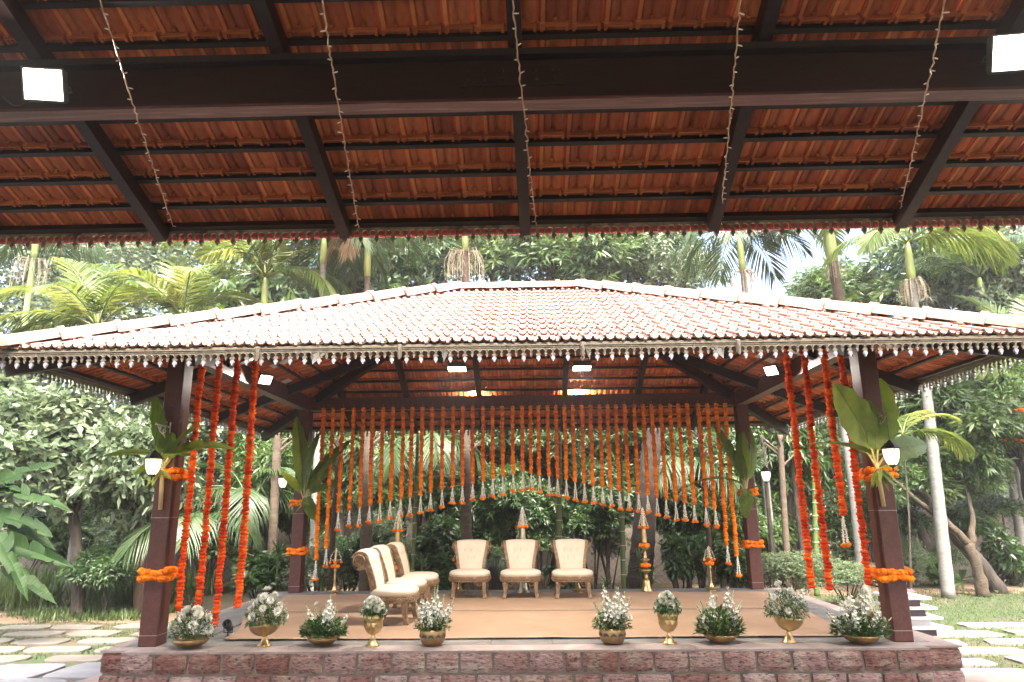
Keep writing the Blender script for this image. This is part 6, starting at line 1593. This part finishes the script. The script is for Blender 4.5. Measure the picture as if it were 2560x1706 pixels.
# above the roof, right
t = P3(1697, 530, 9.2); palm('palm with drooping grey fronds and seed panicle right of the ridge', (t[0]+.1, 9.2), t, ring(9, 'dlow', 1.05, 10)+[(160, 'dmid', 1), (30, 'dmid', 1)], shaft=1.1, pan=.7, seed=8)
t = P3(1895, 480, 9.6); palm('tall palm with thick green crownshaft against the white sky', (t[0]+.25, 9.6), t, ring(8, 'low', 1.0, 20)+[(190, 'dlow', 1.25), (215, 'dlow', 1.2), (340, 'low', 1.1)], r0=.14, r1=.12, mat_=M_palmb, shaft=1.5, pan=.5, seed=9)
b = dZ(2180, 1375, GZ); t = P3(2085, 560, b.y); palm('palm with whitewashed leaning trunk and sunlit fronds on the right', (b.x, b.y), (t[0], b.y, t[2]), [(0, 'low', 1.1), (30, 'mid', 1.05), (330, 'low', 1.1), (180, 'low', 1.0), (150, 'mid', 1.0), (210, 'low', 1.0), (270, 'mid', 1.0), (90, 'mid', 1.0), (300, 'low', 1.0)], r0=.13, r1=.075, shaft=.9, pan=.6, seed=10)
b = dZ(2362, 1335, GZ); t = P3(2275, 800, b.y); palm('palm with pale ringed trunk and seed strands at the right edge', (b.x, b.y), (t[0], b.y, t[2]), [(20, 'low', .9), (340, 'low', .9), (70, 'mid', .9), (300, 'mid', .9)], r0=.14, r1=.08, mat_=M_palmw, shaft=1.2, pan=.75, seed=11)
b = dZ(1988, 1368, GZ); t = P3(1925, 880, b.y); palm('whitewashed palm trunk behind the front right garlands', (b.x, b.y), (t[0], b.y, t[2]), [(30, 'mid', .8), (150, 'dmid', .8), (80, 'mid', .8), (270, 'mid', .8)], r0=.12, r1=.08, shaft=.5, seed=12)
t = P3(2075, 1000, 6.6); palm('short palm throwing light yellow fronds right of the front right column', (W(2040, 1000, 6.6).x, 6.6), t, [(5, 'low', .62), (-12, 'mid', .58), (30, 'mid', .6), (340, 'low', .6), (160, 'mid', .5), (90, 'mid', .55)], r0=.022, r1=.014, mat_=M_bark, shaft=0, seed=13)
t = P3(2370, 820, 7.4); palm('palm at the right edge with fronds arching over the eave', (t[0]+.2, 7.4), t, [(190, 'mid', 1.0), (160, 'low', .9), (120, 'up', 1.0), (60, 'up', .9), (210, 'low', .9), (270, 'mid', .9)], shaft=.5, seed=14)
t = P3(2250, 640, 11.0); palm('tall dark palm between the right-hand palms', (t[0]+.1, 11.0), t, ring(8, 'dmid', 1.2)+ring(4, 'up', 1.2, 30), shaft=.6, seed=15)
# low palms behind the left garlands and the stage
for k, (x, y, Y, fr, lb) in enumerate(((560, 1130, 7.6, [(160, 'dmid', .9), (20, 'dlow', .9), (100, 'dmid', .9), (220, 'dlow', .9), (300, 'dlow', .9), (340, 'dmid', .8), (190, 'dlow', .9)], 'grey green palm drooping behind the front left garlands'),
                                   (470, 1190, 6.8, [(170, 'dlow', .8), (60, 'dmid', .8), (330, 'dlow', .8), (250, 'dlow', .9), (285, 'dlow', .9)], 'low palm with pale drooping fronds behind the left garlands'),
                                   (1165, 1290, 6.4, [(330, 'dmid', .42), (210, 'dlow', .42), (270, 'dlow', .42), (60, 'dmid', .4), (150, 'dmid', .4)], 'small dark fan palm between the left and middle chairs'),
                                   (960, 1010, 7.8, [(340, 'dlow', 1.0), (250, 'dlow', 1.0), (20, 'dmid', .9), (160, 'dmid', .9), (290, 'dlow', 1.0)], 'dark palm behind the garlands left of the middle'),
                                   (1560, 1060, 7.8, [(200, 'dmid', 1.0), (160, 'dmid', 1.0), (250, 'dlow', .9), (20, 'dmid', .9), (300, 'dlow', .9)], 'dark palm with curving stem behind the right half of the garlands'))):
    t = P3(x, y, Y); palm(lb, (t[0]+.05, Y), t, fr, r0=.06, r1=.05, mat_=M_palmb, shaft=0, seed=30+k)

def stem_tree(label, xb, yb, xt, yt, Y, r0, r1, mat_, name, cat='tree', ringed=True):
    a = W(xb, yb, Y); b = W(xt, yt, Y); root = thing(name, label, cat, (a.x, Y, GZ)); tp = Vector((b.x-a.x, 0, b.z-GZ))
    obj('trunk', trunk_ringed([(0, 0, 0), tuple(tp*.5), tuple(tp)], r0, r1, mat_, int(xb)), root)
    mb = MB()
    if name == 'bamboo':
        for k in range(12):
            q = tp*((k+1)/13); mb.tube([tuple(q-Vector((0, 0, .008))), tuple(q+Vector((0, 0, .008)))], r0*1.16, 10)
        mb.build('nodes', M_seed, root)
    else:
        for k in range(6):
            a_ = k*1.05; s0 = tp*(.8+.03*k); mb.tube([tuple(s0), tuple(s0+Vector((cos(a_)*.4, sin(a_)*.4, .35)))], [r1*.5, r1*.15], 6)
        mb.build('branches', mat_, root)
    return root
stem_tree('brown palm trunk behind the side row of chairs', 838, 1360, 850, 940, 6.2, .115, .105, M_palmb, 'bare_palm')
stem_tree('brown palm trunk rising behind the left front-facing chair', 1075, 1365, 1068, 960, 6.0, .10, .095, M_palmb, 'bare_palm')
stem_tree('thick dark leaning palm trunk behind the free standing tall lamp', 1462, 1360, 1505, 930, 6.6, .25, .17, M_bark, 'bare_palm')
stem_tree('slim green bamboo stem behind the farthest side chair', 945, 1355, 962, 960, 5.7, .035, .030, M_bamboo, 'bamboo', 'bamboo')
stem_tree('bright green bamboo stem above the right front-facing chair', 1282, 1360, 1285, 950, 5.7, .055, .045, M_bamboo, 'bamboo', 'bamboo')
stem_tree('green bamboo stem right of the right front-facing chair', 1432, 1358, 1425, 1000, 5.6, .045, .035, M_bamboo, 'bamboo', 'bamboo')
stem_tree('slim dark stem right of the free standing lamp', 1640, 1358, 1605, 960, 6.0, .05, .04, M_barkr, 'thin_tree')
stem_tree('thin brown trunk beside the back left oil lamp', 755, 1365, 780, 1000, 5.9, .055, .04, M_barkr, 'thin_tree')
stem_tree('dark trunk behind the middle chair', 1140, 1365, 1120, 1000, 8.4, .15, .12, M_bark, 'thin_tree')
stem_tree('dark trunk with peeling bark between middle and right chairs', 1275, 1365, 1262, 1050, 8.0, .08, .06, M_bark, 'thin_tree')
stem_tree('slim grey palm trunk left of the back left column', 628, 1260, 640, 960, 7.2, .09, .085, M_palmb, 'bare_palm')
stem_tree('green bamboo stem between the right garlands', 1870, 1300, 1868, 980, 8.4, .06, .05, M_bamboo, 'bamboo', 'bamboo')
for k, (x, x2, Y, r_) in enumerate(((1778, 1750, 8.3, .05), (1806, 1792, 7.6, .07), (1848, 1812, 9.0, .06))):
    stem_tree('%s of the grey trunks grouped right of the back right column' % ordinal(k+1), x, 1300, x2, 1000, Y, r_, r_*.8, M_palmb if k % 2 else M_bark, 'thin_tree')

# ------------------------------------------------------------------ undergrowth behind the stage
def bush(label, x, y, Y, rx, rz, var, name='shrub', kind='bush', mat_=None, ry=None):
    p = W(x, y, Y); root = thing(name, label, 'shrub', (p.x, Y, GZ)); h = max(p.z-GZ, rz*.8)
    mb = MB(); rng = random.Random(var)
    for k in range(6):
        a = rng.uniform(0, 6.28); mb.tube([(0, 0, 0), (rx*.3*cos(a), rx*.3*sin(a), h*.6), (rx*.6*cos(a), rx*.6*sin(a), h+rz*.3)], [.02, .014, .006], 5)
    mb.build('stem', M_bark, root)
    obj('foliage', CROWN[kind][var % len(CROWN[kind])], root, T(0, 0, h) @ RZ(var) @ S(rx, ry or rx, rz))
    return root
UB = ((600, 1320, 6.6, .8, .5, 'bush', 'leafy shrub left of the back left column'), (730, 1300, 6.4, .6, .55, 'fine', 'small-leaved shrub right of the back left column'), (800, 1290, 7.0, .7, .7, 'dark', 'dense shrub behind the back left oil lamp'),
      (880, 1240, 6.9, .6, .7, 'fine', 'fine-leaved green hedge behind the side chairs'), (905, 1320, 6.5, .6, .5, 'dark', 'dark shrub low behind the side chairs'), (1000, 1270, 6.8, .75, .7, 'bush', 'broad-leaved shrub left of the left front-facing chair'),
      (1020, 1340, 6.0, .45, .3, 'bush', 'low leaves under the left front-facing chair'), (1120, 1200, 7.8, .8, .9, 'dark', 'dark shrub above the left front-facing chair'), (1240, 1200, 7.6, .8, .8, 'dark', 'dark shrub above the middle chair'), (1300, 1330, 5.9, .35, .28, 'bush', 'philodendron leaves between middle and right chairs'),
      (1360, 1190, 7.8, .8, .6, 'dark', 'dark shrub above the right chair'), (1400, 1250, 8.6, .5, .5, 'fine', 'climber with small leaves on the pale wall'), (1560, 1290, 6.3, .5, .6, 'bush', 'glossy shrub right of the free standing lamp'), (1600, 1200, 7.4, .8, .9, 'dark', 'dark shrub behind the tasselled garlands at right'),
      (1690, 1300, 6.0, .55, .45, 'bush', 'heart-leaved shrub beside the back right oil lamp'), (1700, 1190, 7.0, .6, .8, 'mango', 'green shrub left of the back right column'), (1830, 1310, 6.2, .8, .35, 'fine', 'low hedge with pale edged leaves right of the back right column'), (1940, 1320, 6.6, .8, .3, 'fine', 'low hedge behind the front right flower bowl'),
      (2080, 1290, 9.6, .6, .6, 'fine', 'thin shrub left of the white palm trunk'), (2150, 1300, 9.8, .6, .5, 'mango', 'shrub behind the white palm trunk'), (2320, 1290, 9.6, .7, .7, 'bush', 'leafy shrubs under the mango at the right edge'))
UB += ((60, 1220, 10.3, 1.5, .9, 'fine', 'pale shrub before the wall at far left'), (330, 1230, 10.2, 1.3, .9, 'fine', 'pale shrub before the wall left of the front left column'), (190, 1215, 10.6, 1.2, .9, 'mango', 'green shrub before the wall between the left trees'), (480, 1220, 10.0, 1.2, 1.0, 'mango', 'green shrub before the wall behind the left garlands'), (590, 1200, 9.8, 1.0, 1.0, 'mango', 'green shrub left of the grey palm trunk'),
       (700, 1180, 9.4, .9, .9, 'mango', 'leafy shrub just right of the back left column top'), (1760, 1220, 9.6, .9, .9, 'mango', 'green shrub behind the small right lantern'), (1870, 1210, 9.8, 1.0, .9, 'fine', 'pale shrub behind the right garlands'), (1960, 1200, 9.9, 1.0, .9, 'mango', 'green shrub by the right column'), (2040, 1180, 10.6, .9, .7, 'mango', 'green shrub on the wall right of the front right column'), (2260, 1190, 10.8, 1.0, .6, 'mango', 'green shrub on the wall behind the forked mango'))
for k, (x, y, Y, rx, rz, kd, lb) in enumerate(UB): bush(lb, x, y, Y, rx, rz, k, kind=kd)
def rosette(label, x, y, Y, n, L_, wd, seed, mat_=None, up=.6):
    p = W(x, y, Y); root = thing('spiky_plant', label, 'plant', (p.x, Y, GZ)); h = max(.1, p.z-GZ)
    mb = MB(); mb.tube([(0, 0, 0), (0, 0, h)], .018, 6); mb.build('stem', M_bamboo, root)
    r = np.random.default_rng(seed); a = r.uniform(0, 2*pi, n); e = r.uniform(-.2, 1.3, n); d = np.stack([np.cos(a)*np.cos(e), np.sin(a)*np.cos(e), np.sin(e)], 1); nn = np.stack([-np.cos(a)*np.sin(e), -np.sin(a)*np.sin(e), np.cos(e)], 1)
    V, F, tn = leaf_arrays(np.tile([[0, 0, h]], (n, 1))-np.array([[0, 0, 1]])*r.uniform(0, .25*h, (n, 1)), d, nn, L_*r.uniform(.7, 1.1, n), np.full(n, wd), np.clip(r.normal(.6, .2, n), 0, 1), sag=.3, hw=.4)
    obj('leaves', np_mesh('leaves', V, F, tn, mat_ or L_palmd), root)
for k, (x, y, Y, n, L_, lb) in enumerate(((1490, 1320, 5.9, 40, .42, 'spiky lily-like plant right of the right front-facing chair'), (1470, 1270, 6.0, 30, .38, 'upper spiky plant beside the right front-facing chair'), (970, 1290, 6.0, 34, .45, 'long-leaved plant behind the farthest side chair'), (640, 1260, 6.2, 40, .40, 'papyrus-like tuft left of the back left column'), (560, 1330, 5.8, 40, .4, 'papyrus-like tuft behind the tilted goblet vase'), (740, 1330, 5.6, 36, .35, 'spiky tuft right of the back left column'), (1390, 1340, 5.7, 24, .3, 'small spiky plant under the right front-facing chair'), (2210, 1330, 8.4, 18, .35, 'broad-leaved seedling before the forked mango'), (2285, 1350, 8.6, 16, .3, 'leafy seedling at the foot of the forked mango'))):
    rosette(lb, x, y, Y, n, L_, .035 if k < 7 else .09, 200+k)
# banana plant at the far left
def banana_plant():
    root = thing('banana_plant', 'banana plant with torn drooping leaves at the left edge', 'banana plant', (W(-115, 1300, 3.6).x, 3.6, GZ)); bx = root.location.x
    mb = MB(); mb.tube([(0, 0, 0), (.03, 0, .9), (.06, 0, 1.6)], [.11, .09, .05], 10); mb.build('stem', M_bamboo, root, True)
    rng = random.Random(9)
    for k, (x0, y0, x1, y1, s_, var) in enumerate(((-30, 1180, 60, 1060, 1, 0), (-30, 1190, 110, 1085, 1, 1), (-20, 1170, 120, 1165, 1, 2), (-30, 1150, 95, 1120, 1, 1), (-20, 1190, 90, 1260, 1, 2), (-20, 1180, 60, 1330, 1, 2), (-20, 1200, 130, 1220, 1, 1), (-40, 1160, -20, 900, 1, 0), (-60, 1200, -180, 1050, 1, 1), (-10, 1240, 118, 1320, 1, 1), (-30, 1250, 40, 1390, 1, 2))):
        a = W(x0-72, y0, 3.6); b = W(x1-72, y1, 3.4-.05*k+rng.uniform(-.2, .2)); d = b-a
        M = frame((a.x-bx, 0, a.z-GZ), d+Vector((0, 0, d.length*(.15, .32, .55)[var])), (0, -.4, 1)) @ RX(rng.uniform(-.6, .6)) @ S(d.length*1.0, .80, d.length*1.0)
        obj('banana_leaf', BANT[var], root, M)
banana_plant()
# a patch of orange blossom at the right edge
p = W(2348, 1010, 8.0); root = thing('flowering_creeper', 'orange flowering creeper at the right edge', 'creeper', (p.x, 8.0, GZ)); rng = random.Random(3)
mb = MB(); mb.tube([(0, 0, 0), (.1, 0, 1.2), (0, 0, p.z-GZ+.4)], .02, 5); mb.build('stem', M_bark, root)
mb = MB()
for k in range(46): ball(mb, (rng.gauss(0, .12), rng.gauss(0, .12), p.z-GZ+rng.choice((-.02, .50, .62))+rng.gauss(0, .06)), rng.uniform(.02, .035), rng, 6, 4)
o = mb.build('orange_blossom', M_redor, root); o['kind'] = 'stuff'
obj('foliage', CROWN['mango'][0], root, T(0, .15, p.z-GZ+.3) @ S(.6))

# ------------------------------------------------------------------ light garden haze
mb = MB(); mb.box((-89, -59, GZ-1.0), (89, 119, 14.0)); hz = mb.build('haze', None or M_white)
hz['kind'] = 'stuff'; tag(hz, 'thin pale haze hanging in the garden air', 'haze')
hm = bpy.data.materials.new('haze'); hm.use_nodes = True; hn = hm.node_tree; hn.nodes.remove(hn.nodes['Principled BSDF'])
pv = hn.nodes.new('ShaderNodeVolumePrincipled'); pv.inputs['Color'].default_value = (.93, .95, 1, 1); pv.inputs['Density'].default_value = 0.0013; pv.inputs['Anisotropy'].default_value = 0.3
hn.links.new(pv.outputs[0], hn.nodes['Material Output'].inputs['Volume']); hz.data.materials[0] = hm
cy.volume_bounces = 1
